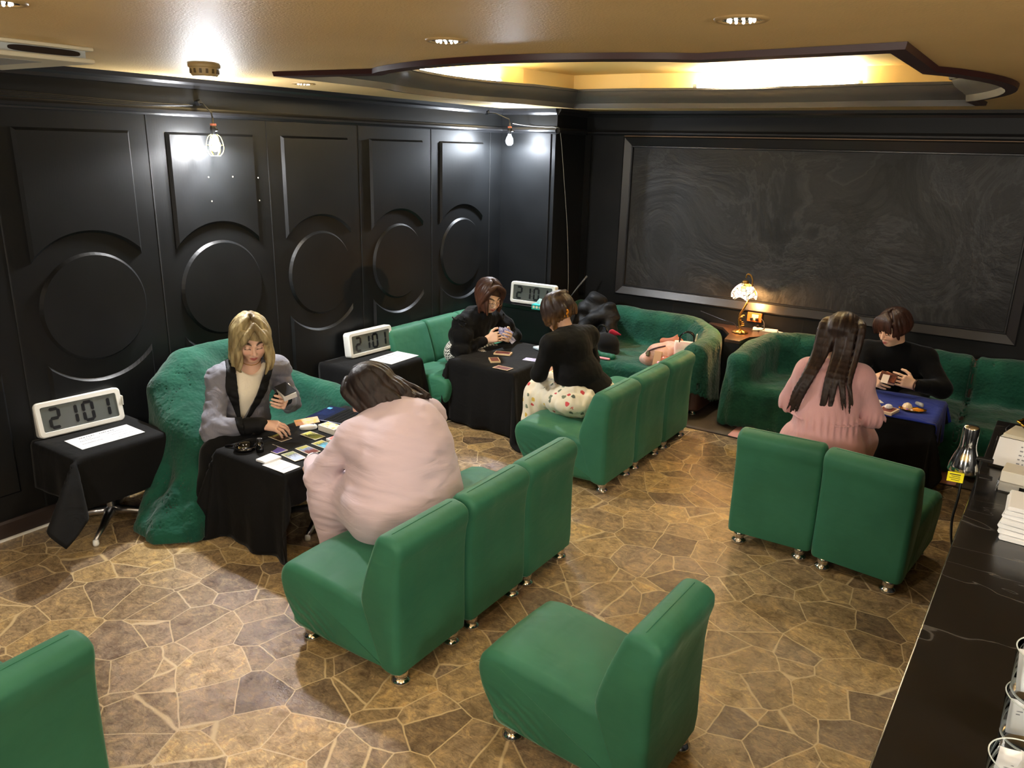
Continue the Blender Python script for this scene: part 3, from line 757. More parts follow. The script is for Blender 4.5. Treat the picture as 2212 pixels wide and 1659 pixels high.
def sheet(name, label, cat, c, w_, l_, rz, lines, group=None, parent_group=None, th=.0015):
    """paper sheet with printed rows; w_ along local x, l_ along local y"""
    t = thing(name, label, cat, c, rz, group)
    MB().b2((-w_ / 2, -l_ / 2, 0), (w_ / 2, l_ / 2, th)).build('paper', PAPER, t)
    rnd = random.Random(int(abs(c[0] * 1000)) + int(c[1] * 100)); b = MB()
    for fx, y0, y1, sz in lines:
        y = y0
        while y < y1:
            L = sz * rnd.uniform(.6, 1.1)
            b.b2((fx - sz * .42, y, th), (fx + sz * .42, min(y + L, y1), th + .0004)); y += L + sz * rnd.uniform(.2, .7)
    b.build('print', GREYINK if lines[0][3] < .008 else INK, t)
    return t
sheet('price_sheet', 'white printed sheet in front of the leftmost clock', 'paper', (-4.487, 2.318, H + .006), .215, .38, R(-2),
      [(-.075, -.12, -.03, .011), (-.075, .0, .10, .011), (-.045, -.1, -.06, .006), (-.02, -.14, -.02, .006), (-.04, .03, .13, .006), (-.0, .04, .14, .006), (.03, -.15, -.03, .006), (.04, .06, .16, .006), (.07, .04, .12, .005)], 'printed sheets on clock tables')
sheet('price_sheet', 'white printed sheet in front of the middle clock', 'paper', (-4.39, 4.79, H + .006), .24, .36, R(2),
      [(-.08, -.11, -.03, .011), (-.08, .0, .10, .011), (-.045, -.12, -.02, .006), (-.02, -.14, -.02, .006), (-.04, .03, .14, .006), (-.0, .02, .14, .006), (.03, -.15, -.01, .006), (.04, .04, .16, .006), (.075, .0, .12, .005)], 'printed sheets on clock tables')
# ------------------------------------------------------------------ sofas hidden under green throws
def wall_d(P, path, r):
    """slab of half thickness r along a plan path of (x, y, top)"""
    X, Y, Z = P; D = None
    for (x0, y0, h0), (x1, y1, h1) in zip(path, path[1:]):
        dx, dy = x1 - x0, y1 - y0; L = dx * dx + dy * dy
        t = np.clip(((X - x0) * dx + (Y - y0) * dy) / L, 0, 1)
        dp = np.sqrt((X - x0 - t * dx) ** 2 + (Y - y0 - t * dy) ** 2); top = h0 + (h1 - h0) * t
        d = np.sqrt(dp ** 2 + np.maximum(Z - (top - r), 0) ** 2) - r
        D = d if D is None else np.minimum(D, d)
    return D
def box_d(P, lo, hi, r):
    q = [np.abs(P[i] - (lo[i] + hi[i]) / 2) - ((hi[i] - lo[i]) / 2 - r) for i in range(3)]
    return np.sqrt(sum(np.maximum(x, 0) ** 2 for x in q)) + np.minimum(np.maximum(np.maximum(q[0], q[1]), q[2]), 0) - r
def smin(a, b, k):
    h = np.maximum(k - np.abs(a - b), 0) / k; return np.minimum(a, b) - h * h * k * .25
def draped_sofa(label, tlabel, path, r, seats, hem, seed, lo, hi, feet, h=.013, creases=(), extra=None, kk=.06):
    base = Vector(((lo[0] + hi[0]) / 2, (lo[1] + hi[1]) / 2, 0))
    t = thing('sofa', label, 'sofa', base, 0, 'low upholstered sofas')
    def field(grow):
        F = Field(lo, hi, h); sl, P = F.full()
        d = wall_d(P, path, r)
        for a, b in seats: d = smin(d, box_d(P, a, b, .05), kk)
        return F, P, d
    F, P, d = field(0)
    F.v = np.maximum(d + .012, .07 - P[2]).astype(np.float32)
    F.build('body', Mat('dark_red_brown_vinyl', (58, 34, 28), .4).m if 'sofa_body' not in bpy.data.materials else None, t, 1, base)
    for x, y in feet:
        MB().lathe([(.03, 0), (.036, .008), (.034, .02), (.02, .03), (.026, .05), (.026, .085)], (x - base.x, y - base.y, 0), 18).build('foot', CHROME, t, smooth=True)
    X, Y, Z = P
    w1 = wob(seed, (22, 22, 3)); w2 = wob(seed + 1, (9, 9, 8)); w3 = wob(seed + 2, (38, 38, 20), 7)
    low = np.clip((.52 - Z) / .45, 0, 1)
    g = d - .018 - (.030 * low * w1(X, Y, Z) + .014 * w2(X, Y, Z) + .005 * w3(X, Y, Z)) - .025 * low
    for (cx, cy, ax) in creases:
        q = (X - cx) if ax == 'x' else (Y - cy)
        g = g + .03 * np.exp(-(q / .018) ** 2) * np.exp(-(np.maximum(0, .3 - Z) / .05) ** 2)
    if extra: g = extra(g, X, Y, Z)
    inner = g + .020
    shell = np.maximum(g, -inner)
    hz = hem(X, Y) + .03 * wob(seed + 3, (14, 14, 0))(X, Y, 0 * Z) + .008 * np.sin(90 * X + 85 * Y)
    F.v = np.maximum(shell, hz - Z).astype(np.float32); del inner, shell
    o = F.build('throw_blanket', THROW, None, 1)
    tag(o, tlabel, 'blanket', 'green woven throws over the sofas'); return o
sm = lambda a, b, x: np.clip((x - a) / (b - a), 0, 1)
def seg_d(X, Y, Z, a, b, r0, r1):
    ab = [b[i] - a[i] for i in range(3)]; L = sum(q * q for q in ab)
    t = np.clip(((X - a[0]) * ab[0] + (Y - a[1]) * ab[1] + (Z - a[2]) * ab[2]) / L, 0, 1)
    return np.sqrt((X - a[0] - t * ab[0]) ** 2 + (Y - a[1] - t * ab[1]) ** 2 + (Z - a[2] - t * ab[2]) ** 2) - (r0 + (r1 - r0) * t)
def puddle(g, X, Y, Z):
    w5 = .016 * wob(77, (40, 40, 6), 6)(X, Y, Z)
    for a, b, r0, r1 in (((-4.32, 2.64, .42), (-4.22, 2.40, .02), .06, .11), ((-4.12, 2.64, .38), (-4.06, 2.38, .02), .06, .12), ((-3.98, 2.66, .34), (-3.93, 2.46, .02), .06, .10)):
        g = smin(g, seg_d(X, Y, Z, a, b, r0, r1) + w5, .07)
    for a, b, r0, r1 in (((-4.52, 2.93, .78), (-4.22, 2.74, .42), .11, .12), ((-4.45, 2.90, .58), (-4.12, 2.80, .38), .14, .12), ((-4.5, 3.05, .70), (-4.35, 2.95, .45), .12, .12)):
        g = smin(g, seg_d(X, Y, Z, a, b, r0, r1) + .5 * w5, .16)
    return g
draped_sofa('tub armchair hidden under the green throw behind the blonde woman', 'green textured throw over the tub armchair behind the blonde woman',
    [(-4.02, 2.72, .58), (-4.3, 2.70, .66), (-4.55, 2.78, .82), (-4.62, 2.98, .94), (-4.62, 3.35, .95), (-4.61, 3.58, .80), (-4.5, 3.72, .66), (-4.2, 3.78, .62), (-3.76, 3.78, .60)], .095,
    [((-4.6, 2.75, .05), (-3.96, 3.75, .40))], lambda X, Y: -.02 + .0 * X + .10 * sm(3.5, 3.6, Y), 31, (-4.785, 2.2, 0), (-3.62, 3.98, 1.02), [(-4.05, 2.74), (-3.85, 3.74)], kk=.22, extra=puddle)
draped_sofa('corner sofa with chrome feet hidden under the green throw below the black coat', 'green throw over the corner sofa holding the coat and pink bags',
    [(-3.98, 7.3, .74), (-2.95, 7.3, .74), (-2.65, 7.24, .73), (-2.45, 7.05, .71), (-2.37, 6.8, .69), (-2.37, 6.52, .66)], .10,
    [((-4.0, 6.36, .05), (-2.42, 7.3, .39))], lambda X, Y: .06 + .16 * sm(-2.6, -2.35, X) * sm(6.9, 6.4, Y), 47, (-4.1, 6.2, 0), (-2.2, 7.46, .82), [(-2.37, 6.56), (-3.9, 6.5)])
draped_sofa('long sofa along the back wall hidden under the green throw behind the short-haired woman', 'green throw over the long sofa behind the short-haired woman',
    [(-1.98, 6.55, .66), (-1.96, 6.85, .70), (-1.88, 7.1, .72), (-1.68, 7.26, .73), (-1.4, 7.3, .73), (1.3, 7.3, .76)], .10,
    [((-1.95, 6.44, .05), (1.3, 7.3, .38))], lambda X, Y: .03 + 0 * X, 59, (-2.22, 6.26, 0), (1.42, 7.46, .84), [(-1.95, 6.5), (1.2, 6.5)], creases=((-.27, 0, 'x'), (-.72, 0, 'x'), (.6, 0, 'x')))
# cabinet between the two sofas, with the lamp
t = thing('corner_cabinet', 'dark wooden cabinet wedged between the two draped sofas, lamp on top', 'cabinet', (-2.17, 7.25, 0))
pl = [(-2.24, 6.86), (-2.10, 6.86), (-2.08, 7.08), (-1.9, 7.32), (-1.75, 7.42), (-1.75, 7.485), (-2.6, 7.485), (-2.6, 7.42), (-2.42, 7.33), (-2.28, 7.1)]
q = [(x + 2.17, y - 7.25) for x, y in pl]
MB().prism(q, .05, .65).build('body', BLACKP, t)
MB().prism(q, .65, .68).build('top', DARKW, t, bevel=.003)
# stained glass lamp
def stained():
    m = Mat('stained_glass_lit', (255, 240, 210), .3)
    c = m.co((1, 1, 1)); v = m.n('ShaderNodeTexVoronoi', feature='DISTANCE_TO_EDGE', Scale=26); m.l(c, v.inputs['Vector'])
    v2 = m.n('ShaderNodeTexVoronoi', feature='F1', Scale=26); m.l(c, v2.inputs['Vector'])
    sp = m.n('ShaderNodeSeparateColor'); m.l(v2.outputs['Color'], sp.inputs[0])
    g = m.ramp(sp.outputs[0], [(0, (255, 236, 200)), (.3, (255, 240, 214)), (.5, (255, 196, 60)), (.62, (255, 232, 214)), (.8, (255, 170, 40)), (.9, (246, 190, 214)), (1, (255, 240, 220))])
    g = m.mixc(m.ramp(v.outputs['Distance'], [(.03, (255, 255, 255)), (.06, (0, 0, 0))]), g, (40, 20, 5))
    m.l(g, m.i['Base Color']); m.l(g, m.i['Emission Color']); m.i['Emission Strength'].default_value = 1.0; return m.m
t = thing('table_lamp', 'lit stained glass table lamp with curved brass stem on the corner cabinet', 'lamp', (-2.21, 7.2, .68))
b = MB(); rs = []
for r_, z in ((.0, 0), (.066, .002), (.07, .008), (.058, .02), (.03, .03), (.012, .04)):
    rs.append([((r_ * (1 + .12 * math.sin(9 * a) * (r_ > .02))) * math.cos(a), (r_ * (1 + .12 * math.sin(9 * a) * (r_ > .02))) * math.sin(a), z) for a in [2 * PI * k / 54 for k in range(54)]])
b.rings(rs); b.build('base', BRASS, t, smooth=True)
MB().tube(spline([(0, 0, .03), (-.02, .0, .10), (-.018, 0, .17), (.02, .0, .25), (.045, 0, .32), (.062, 0, .42), (.064, 0, .50), (.04, 0, .55), (.01, 0, .555), (.0, 0, .52)], 6), [.009] * 25 + [.007] * 30, 10).build('stem', BRASS, t, smooth=True)
b = MB()
for k in range(8):
    a = k * .8; b.tube(spline([(-.018 + .012 * math.cos(a), .012 * math.sin(a), .06 + .014 * k), (.012 + .02 * math.cos(a), .02 * math.sin(a), .075 + .014 * k), (.03 * math.cos(a), .028 * math.sin(a), .07 + .014 * k)], 4), [.006, .008, .01, .009, .007, .005, .004, .003, .002], 6)
b.build('leaf_ornament', BRASS, t, smooth=True)
b = MB(); rs = []
for i, (r_, z) in enumerate(((.018, .50), (.03, .488), (.034, .47), (.02, .46))): rs.append([(r_ * math.cos(a), r_ * math.sin(a), z) for a in [2 * PI * k / 24 for k in range(24)]])
b.rings(rs); b.build('cap', BRASS, t, smooth=True)
b = MB(); rs = []
for i in range(13):
    u = i / 12; r_ = .032 + .083 * math.sin(u * 1.75) ** .9; z = .468 - .125 * u ** 1.15
    sc = max(0, u - .6) / .4
    rs.append([(r_ * math.cos(a), r_ * math.sin(a), z - .014 * sc * math.cos(6 * a)) for a in [2 * PI * k / 60 for k in range(60)]])
b.rings(rs, caps=False); sh = b.build('lamp_shade', stained(), t, smooth=True)
k = sh.modifiers.new('s', 'SOLIDIFY'); k.thickness = .003
MB().lathe([(0, .36), (.02, .37), (.026, .395), (.014, .43), (.012, .46)], n=16).build('bulb', emis('warm_bulb', (255, 205, 130), 12), t, smooth=True)
MB().tube([(.05, -.03, .40), (.052, -.032, .30)], .0014, 6).lathe([(.003, .285), (.004, .295), (.002, .305)], (.052, -.032, 0), 8).build('pull_chain', BRASS, t)
MB().tube(spline([(-.03, .02, .03), (-.1, .1, .06), (-.25, .2, .06), (-.5, .27, .1)], 6), .004, 6).build('cord', BLACKPL, t)
point('lamp_light', (0, 0, .33), LAMP_W, (1, .52, .18), .03, t)
# socket, power strip, leads
t = thing('wall_socket', 'wooden socket plate on the back wall, orange lamplight in its colour', 'socket', (-2.17, 7.48, .79))
MB().b2((-.07, -.008, -.045), (.07, .018, .045)).build('plate', plain('lamplit_wood', (176, 96, 40), .4), t, bevel=.004)  # orange glow of the table lamp is put into the plate colour
MB().b2((-.025, -.012, -.03), (.04, -.006, .03)).build('outlet', CREAMP, t, bevel=.003)
for x in (-.02, .03): MB().b2((x - .012, -.04, -.03), (x + .012, -.012, .0)).build('plug', BLACKPL, t, bevel=.004)
t = thing('power_strip', 'white power strip lying on the corner cabinet behind the lamp', 'power strip', (-1.98, 7.42, .68), R(4))
MB().b2((-.17, -.022, 0), (.06, .022, .03)).build('body', WHITEP, t, bevel=.006)
MB().tube(spline([(.05, 0, .015), (.12, -.01, .01), (.2, .005, .008)], 5), .006, 8).build('cable', WHITEP, t, smooth=True)
for x in (-.13, -.08): MB().b2((x - .012, -.012, .03), (x + .012, .012, .055)).build('plug', BLACKPL, t, bevel=.004)
tag(MB().tube(spline([(-2.12, 7.42, .69), (-2.08, 7.36, .688), (-2.15, 7.34, .688), (-2.05, 7.38, .70), (-2.06, 7.43, .76), (-2.1, 7.45, .79)], 6), .004, 6).build('cable', BLACKPL, smooth=True), 'black lead looping between wall socket and power strip', 'cable')
# pink mat
b = MB(); b.prism([(x * .86 - 1.06, y * .17 + 6.38) for x, y in rrect(2, 2, .15)], -.001, .006)
tag(b.build('floor_mat', fabric('pink_felt', (206, 150, 142), (214, 160, 150), 40, .2)), 'thin pink mat on the floor before the long sofa', 'mat')
# thin grey stick like an aerial behind the floral woman's head
tag(MB().tube([(-4.02, 7.1, .80), (-3.97, 7.2, .92), (-3.90, 7.25, 1.03)], [.004, .008, .011], 8).build('grey_stick', plain('grey_plastic_sleeve', (90, 94, 98), .3), smooth=True), 'slim grey-tipped stick standing behind the floral-skirt woman near the pillar', 'stick')

# ------------------------------------------------------------------ bags on the corner sofa
def soft(name, label, cat, lo, hi, prims, mat, seed, h=.008, amp=.012, fr=(28, 28, 28), group=None, parent=None, loc=None):
    F = Field(lo, hi, h)
    for p in prims:
        if p[0] == 'c': F.cone(*p[1:5], k=.03)
        elif p[0] == 'e': F.ell(p[1], p[2], k=.03)
        elif p[0] == 'b': F.box(p[1], p[2], r=p[3], k=.02)
    F.disp(lambda X, Y, Z: amp * wob(seed, fr, 6)(X, Y, Z))
    o = F.build(name, mat, parent, 1, loc)
    if label: tag(o, label, cat, group)
    return o
COAT = fabric('black_padded_nylon', (10, 10, 11), (15, 15, 16), 50, .15, .6, .04, .3, 9)
soft('coat', 'black padded coat heaped against the corner sofa back', 'coat', (-3.98, 6.6, .36), (-3.3, 7.3, 1.0),
     [('e', (-3.62, 7.02, .60), (.2, .14, .2)), ('e', (-3.68, 7.05, .80), (.12, .1, .12)), ('e', (-3.5, 7.0, .70), (.11, .1, .13)), ('c', (-3.75, 6.98, .74), (-3.82, 6.9, .5), .08, .1), ('c', (-3.52, 6.94, .74), (-3.72, 6.80, .56), .07, .06), ('c', (-3.45, 6.95, .6), (-3.42, 6.86, .46), .09, .08), ('e', (-3.6, 6.85, .47), (.22, .16, .10))], COAT, 5, .008, .030, (26, 26, 22))
soft('rucksack', 'dark grey rucksack standing left of the heaped black coat', 'bag', (-4.12, 6.62, .36), (-3.72, 7.0, .95),
     [('b', (-3.92, 6.82, .62), (.1, .11, .22), .06)], fabric('dark_grey_nylon', (44, 48, 54), (54, 58, 64), 60, .2, .6), 8, .009, .01)
t = thing('handbag', 'round black handbag with dark red scarf on the corner sofa', 'bag', (-3.33, 6.66, .40))
soft('body', None, None, (-3.55, 6.45, .37), (-3.1, 6.86, .66), [('e', (-3.33, 6.66, .5), (.13, .1, .115)), ('e', (-3.33, 6.66, .43), (.14, .11, .05))], fabric('black_felt', (9, 8, 9), (12, 11, 12), 60, .2), 9, .008, .006, parent=t, loc=(-3.33, 6.66, .40))
MB().tube(spline([(-.1, 0, .18), (-.09, 0, .26), (-.03, 0, .27), (.0, 0, .21)], 6), .008, 8).build('handle', BLACKGL, t, smooth=True)
soft('scarf', None, None, (-3.36, 6.58, .55), (-3.14, 6.78, .68), [('c', (-3.29, 6.68, .615), (-3.2, 6.68, .605), .03, .012)], fabric('dark_red_cloth', (120, 16, 34), (140, 22, 40), 40, .2), 10, .005, .006, (60, 60, 60), parent=t, loc=(-3.33, 6.66, .40))
t = thing('drawstring_pouch', 'green and pink drawstring pouch at the corner sofa seat edge', 'pouch', (-3.24, 6.44, .41))
soft('pouch_body', None, None, (-3.42, 6.36, .39), (-3.08, 6.54, .5), [('c', (-3.27, 6.46, .435), (-3.16, 6.47, .43), .03, .032), ('e', (-3.32, 6.46, .45), (.025, .03, .03))], fabric('dark_green_satin', (18, 84, 62), (24, 98, 72), 30, .15, .4), 12, .005, .005, (50, 50, 50), parent=t, loc=(-3.24, 6.44, .41))
MB().box((.0, -.03, .012), (.15, .03, .016), rz=.05).build('pink_case', plain('pink_cloth', (232, 150, 160), .8), t, bevel=.006)
PINKB = Mat('pink_leather', (214, 172, 156), .55); PINKB.vary(16, (222, 182, 168), (204, 150, 126)); PINKB.bump(PINKB.noise(20, None, 3), .6, .01); PINKB = PINKB.m
t = thing('shoulder_bag', 'slouchy pink leather bag on the corner sofa by its curved arm', 'bag', (-2.72, 6.6, .40))
L0 = (-2.72, 6.6, .40)
soft('body', None, None, (-3.0, 6.4, .37), (-2.5, 6.86, .68), [('e', (-2.74, 6.6, .49), (.14, .11, .12)), ('e', (-2.84, 6.56, .45), (.08, .08, .07)), ('e', (-2.66, 6.66, .54), (.1, .09, .09))], PINKB, 14, .007, .016, (32, 32, 32), parent=t, loc=L0)
MB().box((.0, -.115, .085), (.075, .012, .15), rx=-.25).build('flap', plain('tan_leather', (214, 166, 120), .5), t, bevel=.005)
MB().tube(spline([(-.14, -.06, .09), (-.11, -.1, .13), (-.05, -.09, .17), (.04, -.04, .2)], 6), .007, 8).build('strap', plain('dark_plum_strap', (70, 34, 40), .5), t, smooth=True)
MB().box((-.1, -.105, .12), (.03, .02, .05), rx=-.3).build('patterned_tab', plain('olive_tab', (96, 88, 56), .6), t, bevel=.006)
soft('front_pouch', None, None, (-2.76, 6.42, .38), (-2.52, 6.62, .56), [('e', (-2.645, 6.51, .465), (.06, .045, .06))], plain('copper_leather', (176, 96, 66), .35), 15, .006, .006, (40, 40, 40), parent=t, loc=L0)
soft('scarf', None, None, (-2.85, 6.55, .56), (-2.5, 6.82, .74), [('c', (-2.76, 6.68, .61), (-2.6, 6.7, .63), .03, .03), ('c', (-2.66, 6.7, .63), (-2.63, 6.7, .69), .03, .006)], plain('rust_cloth', (168, 102, 74), .7), 16, .006, .008, (50, 50, 50), parent=t, loc=L0)
t = thing('tote_bag', 'cream tote bag with black handles leaning on the curved sofa arm', 'bag', (-2.5, 6.6, .40), R(12))
m = Mat('cream_print_canvas', (236, 222, 196), .8); m.vary(9, (240, 228, 210), (232, 190, 180), None, 2, .5, .62); TOTE = m.m
MB().rings([[(x * s_, y * u, z) for x, y in rrect(.2, .1, .03)] for z, s_, u in ((0, .9, .9), (.1, 1, 1.1), (.22, 1.05, .9), (.26, 1.05, .5))]).build('body', TOTE, t, smooth=False, auto=40)
for y in (-.02, .025):
    MB().tube(spline([(-.06, y, .25), (-.05, y - .03, .32), (.01, y - .04, .36), (.06, y - .02, .33), (.07, y, .25)], 6), .006, 8).build('handle', BLACKGL, t, smooth=True)
MB().tube(spline([(.075, .03, .2), (.09, 0, .34), (.08, -.03, .28)], 6), .005, 6).build('zip_trim', CREAMP, t)
t = thing('small_pouch', 'little pink and white patterned pouch in front of the pink bag', 'pouch', (-2.64, 6.42, .40), R(20))
MB().box((-.04, 0, .045), (.03, .05, .08), ry=.2).build('gusset', plain('light_pink_cloth', (232, 160, 190), .7), t, bevel=.01)
m = Mat('zebra_print', (235, 228, 210), .6); wv = m.n('ShaderNodeTexWave', Scale=14, Distortion=4); m.l(m.co(), wv.inputs['Vector']); m.color(m.ramp(wv.outputs['Fac'], [(.35, (40, 40, 42)), (.45, (236, 230, 214))]))
MB().box((.025, 0, .04), (.1, .05, .075), ry=.2).build('pouch_body', m.m, t, bevel=.012)
# tissue box
t = thing('tissue_box', 'turquoise tissue box in front of the clock by the pillar', 'tissue box', (-3.93, 6.46, .785), R(2))
MB().b2((-.12, -.05, 0), (.12, .05, .05)).build('box', plain('turquoise_card', (30, 176, 170), .5), t, bevel=.002)
b = MB()
for x in (-.095, -.06, -.025): b.add([(x + .014 * math.cos(a), -.0505, .025 + .014 * math.sin(a)) for a in [PI / 4 * k for k in range(8)]], [tuple(range(8))])
b.build('printed_flowers', plain('cream_flower', (240, 226, 200), .6), t)
b = MB()
for dx, sg in ((-.05, 1), (.03, -1)): b.rings([[(dx + x * s_, y * s_, z) for x, y in ((-.05, 0), (-.02, .012), (.0, -.01), (.03, .01), (.05, 0))] for z, s_ in ((.05, 1), (.075, .75), (.095 + .01 * sg, .25))], closed=False, caps=False)
b.build('tissue', plain('tissue_paper', (226, 240, 244), .8), t, solid=.002)
# ------------------------------------------------------------------ people
def nrm(v): v = np.array(v, float); return v / np.linalg.norm(v)
def frame(f, up=(0, 0, 1)):
    """rows: right, forward, up"""
    f = nrm(f); r = nrm(np.cross(f, up)); u = np.cross(r, f); return np.array([r, f, u])
def colour(o, rgb):
    a = o.data.color_attributes.new('tint', 'FLOAT_COLOR', 'POINT')
    a.data.foreach_set('color', np.concatenate([rgb, np.ones((len(rgb), 1))], 1).astype(np.float32).ravel())
_m = Mat('skin', (222, 176, 148), .5, spec=.35); _a = _m.n('ShaderNodeVertexColor', layer_name='tint'); _m.color(_a.outputs[0])
_m.i['Subsurface Weight'].default_value = .12; _m.i['Subsurface Radius'].default_value = (.012, .005, .003); _m.i['Subsurface Scale'].default_value = 1
_m.bump(_m.noise(160, None, 2), .08, .002); SKIN = _m.m
def hair_mat(name, a, b, rough=.48):
    m = Mat(name, a, max(rough, .42), spec=.3)
    at = m.n('ShaderNodeVertexColor', layer_name='tint')
    n = m.noise(34, m.co((1, 1, .16)), 4, .6)
    m.color(m.mixc(m.ramp(n, [(.32, (255, 255, 255)), (.68, (70, 70, 70))]), at.outputs[0], b, 'MIX') if b else at.outputs[0])
    m.bump(m.noise(70, m.co((1, 1, .12)), 3, .6), .45, .006); return m.m

class Head:
    def __init__(s, c, f, size=1.17, roll=0):
        s.c = np.array(c, float); s.M = frame(f); s.s = size
        if roll:
            r, f_, u = s.M; a = R(roll); s.M = np.array([r * math.cos(a) + u * math.sin(a), f_, u * math.cos(a) - r * math.sin(a)])
    def p(s, x, y, z): return s.c + s.s * (x * s.M[0] + y * s.M[1] + z * s.M[2])
    def loc(s, V): return ((V - s.c) @ s.M.T) / s.s
    def ell(s, F, c, r, k=.012, cut=False): F.ell(s.p(*c), [q * s.s for q in r], s.M, k, cut)
    def cone(s, F, a, b, ra, rb=None, k=.008): F.cone(s.p(*a), s.p(*b), ra * s.s, (ra if rb is None else rb) * s.s, k)
    def build(s, F, neck):
        s.ell(F, (0, -.012, .03), (.074, .093, .085), .02)
        s.ell(F, (0, .028, -.028), (.059, .064, .084), .03)
        s.ell(F, (0, .058, -.090), (.025, .025, .018), .03)
        for q in (-1, 1):
            s.ell(F, (q * .036, .060, -.030), (.024, .024, .027), .02)
            s.ell(F, (q * .076, -.005, -.012), (.010, .018, .030), .008)
            s.cone(F, (q * .012, .082, .018), (q * .046, .070, .018), .010, .008, .012)
        for q in (-1, 1):
            s.ell(F, (q * .031, .098, .001), (.018, .016, .010), .012, True)
        for q in (-1, 1): s.ell(F, (q * .031, .075, .001), (.015, .013, .0105), .004)
        s.cone(F, (0, .086, .006), (0, .105, -.030), .0075, .0105, .01)
        for q in (-1, 1): s.ell(F, (q * .011, .095, -.036), (.008, .009, .0065), .006)
        s.cone(F, (-.020, .082, -.0625), (0, .0905, -.060), .0052, .0066, .004); s.cone(F, (0, .0905, -.060), (.020, .082, -.0625), .0066, .0052, .004)
        s.cone(F, (-.015, .083, -.0705), (0, .089, -.0715), .0056, .0070, .004); s.cone(F, (0, .089, -.0715), (.015, .083, -.0705), .0070, .0056, .004)
        F.cone(s.p(0, -.022, -.05), neck, .050 * s.s, .054 * s.s, .03)
    def tint(s, V, skin=(222, 178, 150), lip=(176, 92, 88), brow=(70, 52, 42)):
        q = s.loc(V); x, y, z = np.abs(q[:, 0]), q[:, 1], q[:, 2]
        C = np.tile(np.array(lin(skin)), (len(V), 1))
        def mix(mask, rgb):
            m = np.clip(mask, 0, 1)[:, None]; C[:] = C * (1 - m) + np.array(lin(rgb)) * m
        front = y > .045
        cheek = np.exp(-((x - .040) / .018) ** 2 - ((z + .030) / .018) ** 2) * front
        mix(cheek * .35, (214, 140, 122))
        zc = -.0665 + .002 * (x / .02); mix(front * np.clip(1.6 - ((x / .023) ** 2 + ((z - zc) / .0105) ** 2) * 1.4, 0, 1) * (y > .07), lip)
        zb = .022 + .006 * np.sin(np.clip((x - .012) / .04, 0, 1) * 2.4); mix(front * (x > .012) * (x < .050) * np.clip(1.5 - np.abs(z - zb) / .0035, 0, 1), brow)
        zl = -.006 - .25 * (x - .031) ** 2 / .02; mix(front * (np.abs(x - .031) < .0165) * np.clip(1.5 - np.abs(z - zl) / .0028, 0, 1), (34, 24, 22))
        return C

def hand(F, w, d, t, n, s=1.15, curl=(25, 30, 25), thumb=(.5, .55), spread=.1):
    """w wrist, d finger direction, t thumb side, n palm side; returns the point between fingers and thumb"""
    w = np.array(w, float); d = nrm(d); t = nrm(np.array(t) - d * (np.array(t) @ d)); n0 = np.cross(d, t); n = n0 if n0 @ np.array(n) > 0 else -n0
    P = lambda a, b, c=0: w + s * (a * d + b * t + c * n)
    for i, b in enumerate((.030, .010, -.010, -.029)):
        F.cone(P(0.0, b * .55), P(.078 - .004 * abs(i - 1), b), .016 * s, .0125 * s, .012)
    F.cone(P(.01, .018, .006), P(.05, .034, .01), .016 * s, .013 * s, .012)
    L = ((.040, .026, .021), (.044, .029, .022), (.041, .027, .021), (.032, .021, .019))
    for i, b in enumerate((.031, .010, -.011, -.031)):
        a = R(curl[0] * (1 + .12 * i)); p = P(.076 - .005 * abs(i - 1), b); dd = nrm(d + t * (spread * (1.2 - i) * .6))
        r0 = .0088 * s
        for j, l in enumerate(L[i]):
            v = dd * math.cos(a) + n * math.sin(a); q = p + v * l * s
            F.cone(p, q, r0, r0 * .9, .003); p = q; r0 *= .9
            a += R(curl[min(j + 1, 2)])
    p = P(.03, .034, .008); v = nrm(d * thumb[0] + t * .62 + n * thumb[1] * .6)
    for l, r_, tw in ((.034, .0115, .0), (.030, .0102, .35), (.022, .0092, .35)):
        v = nrm(v - t * tw + d * tw * .5 + n * tw * .3); q = p + v * l * s; F.cone(p, q, r_ * s, r_ * .92 * s, .004); p = q
    return P(.085, .01, .03)

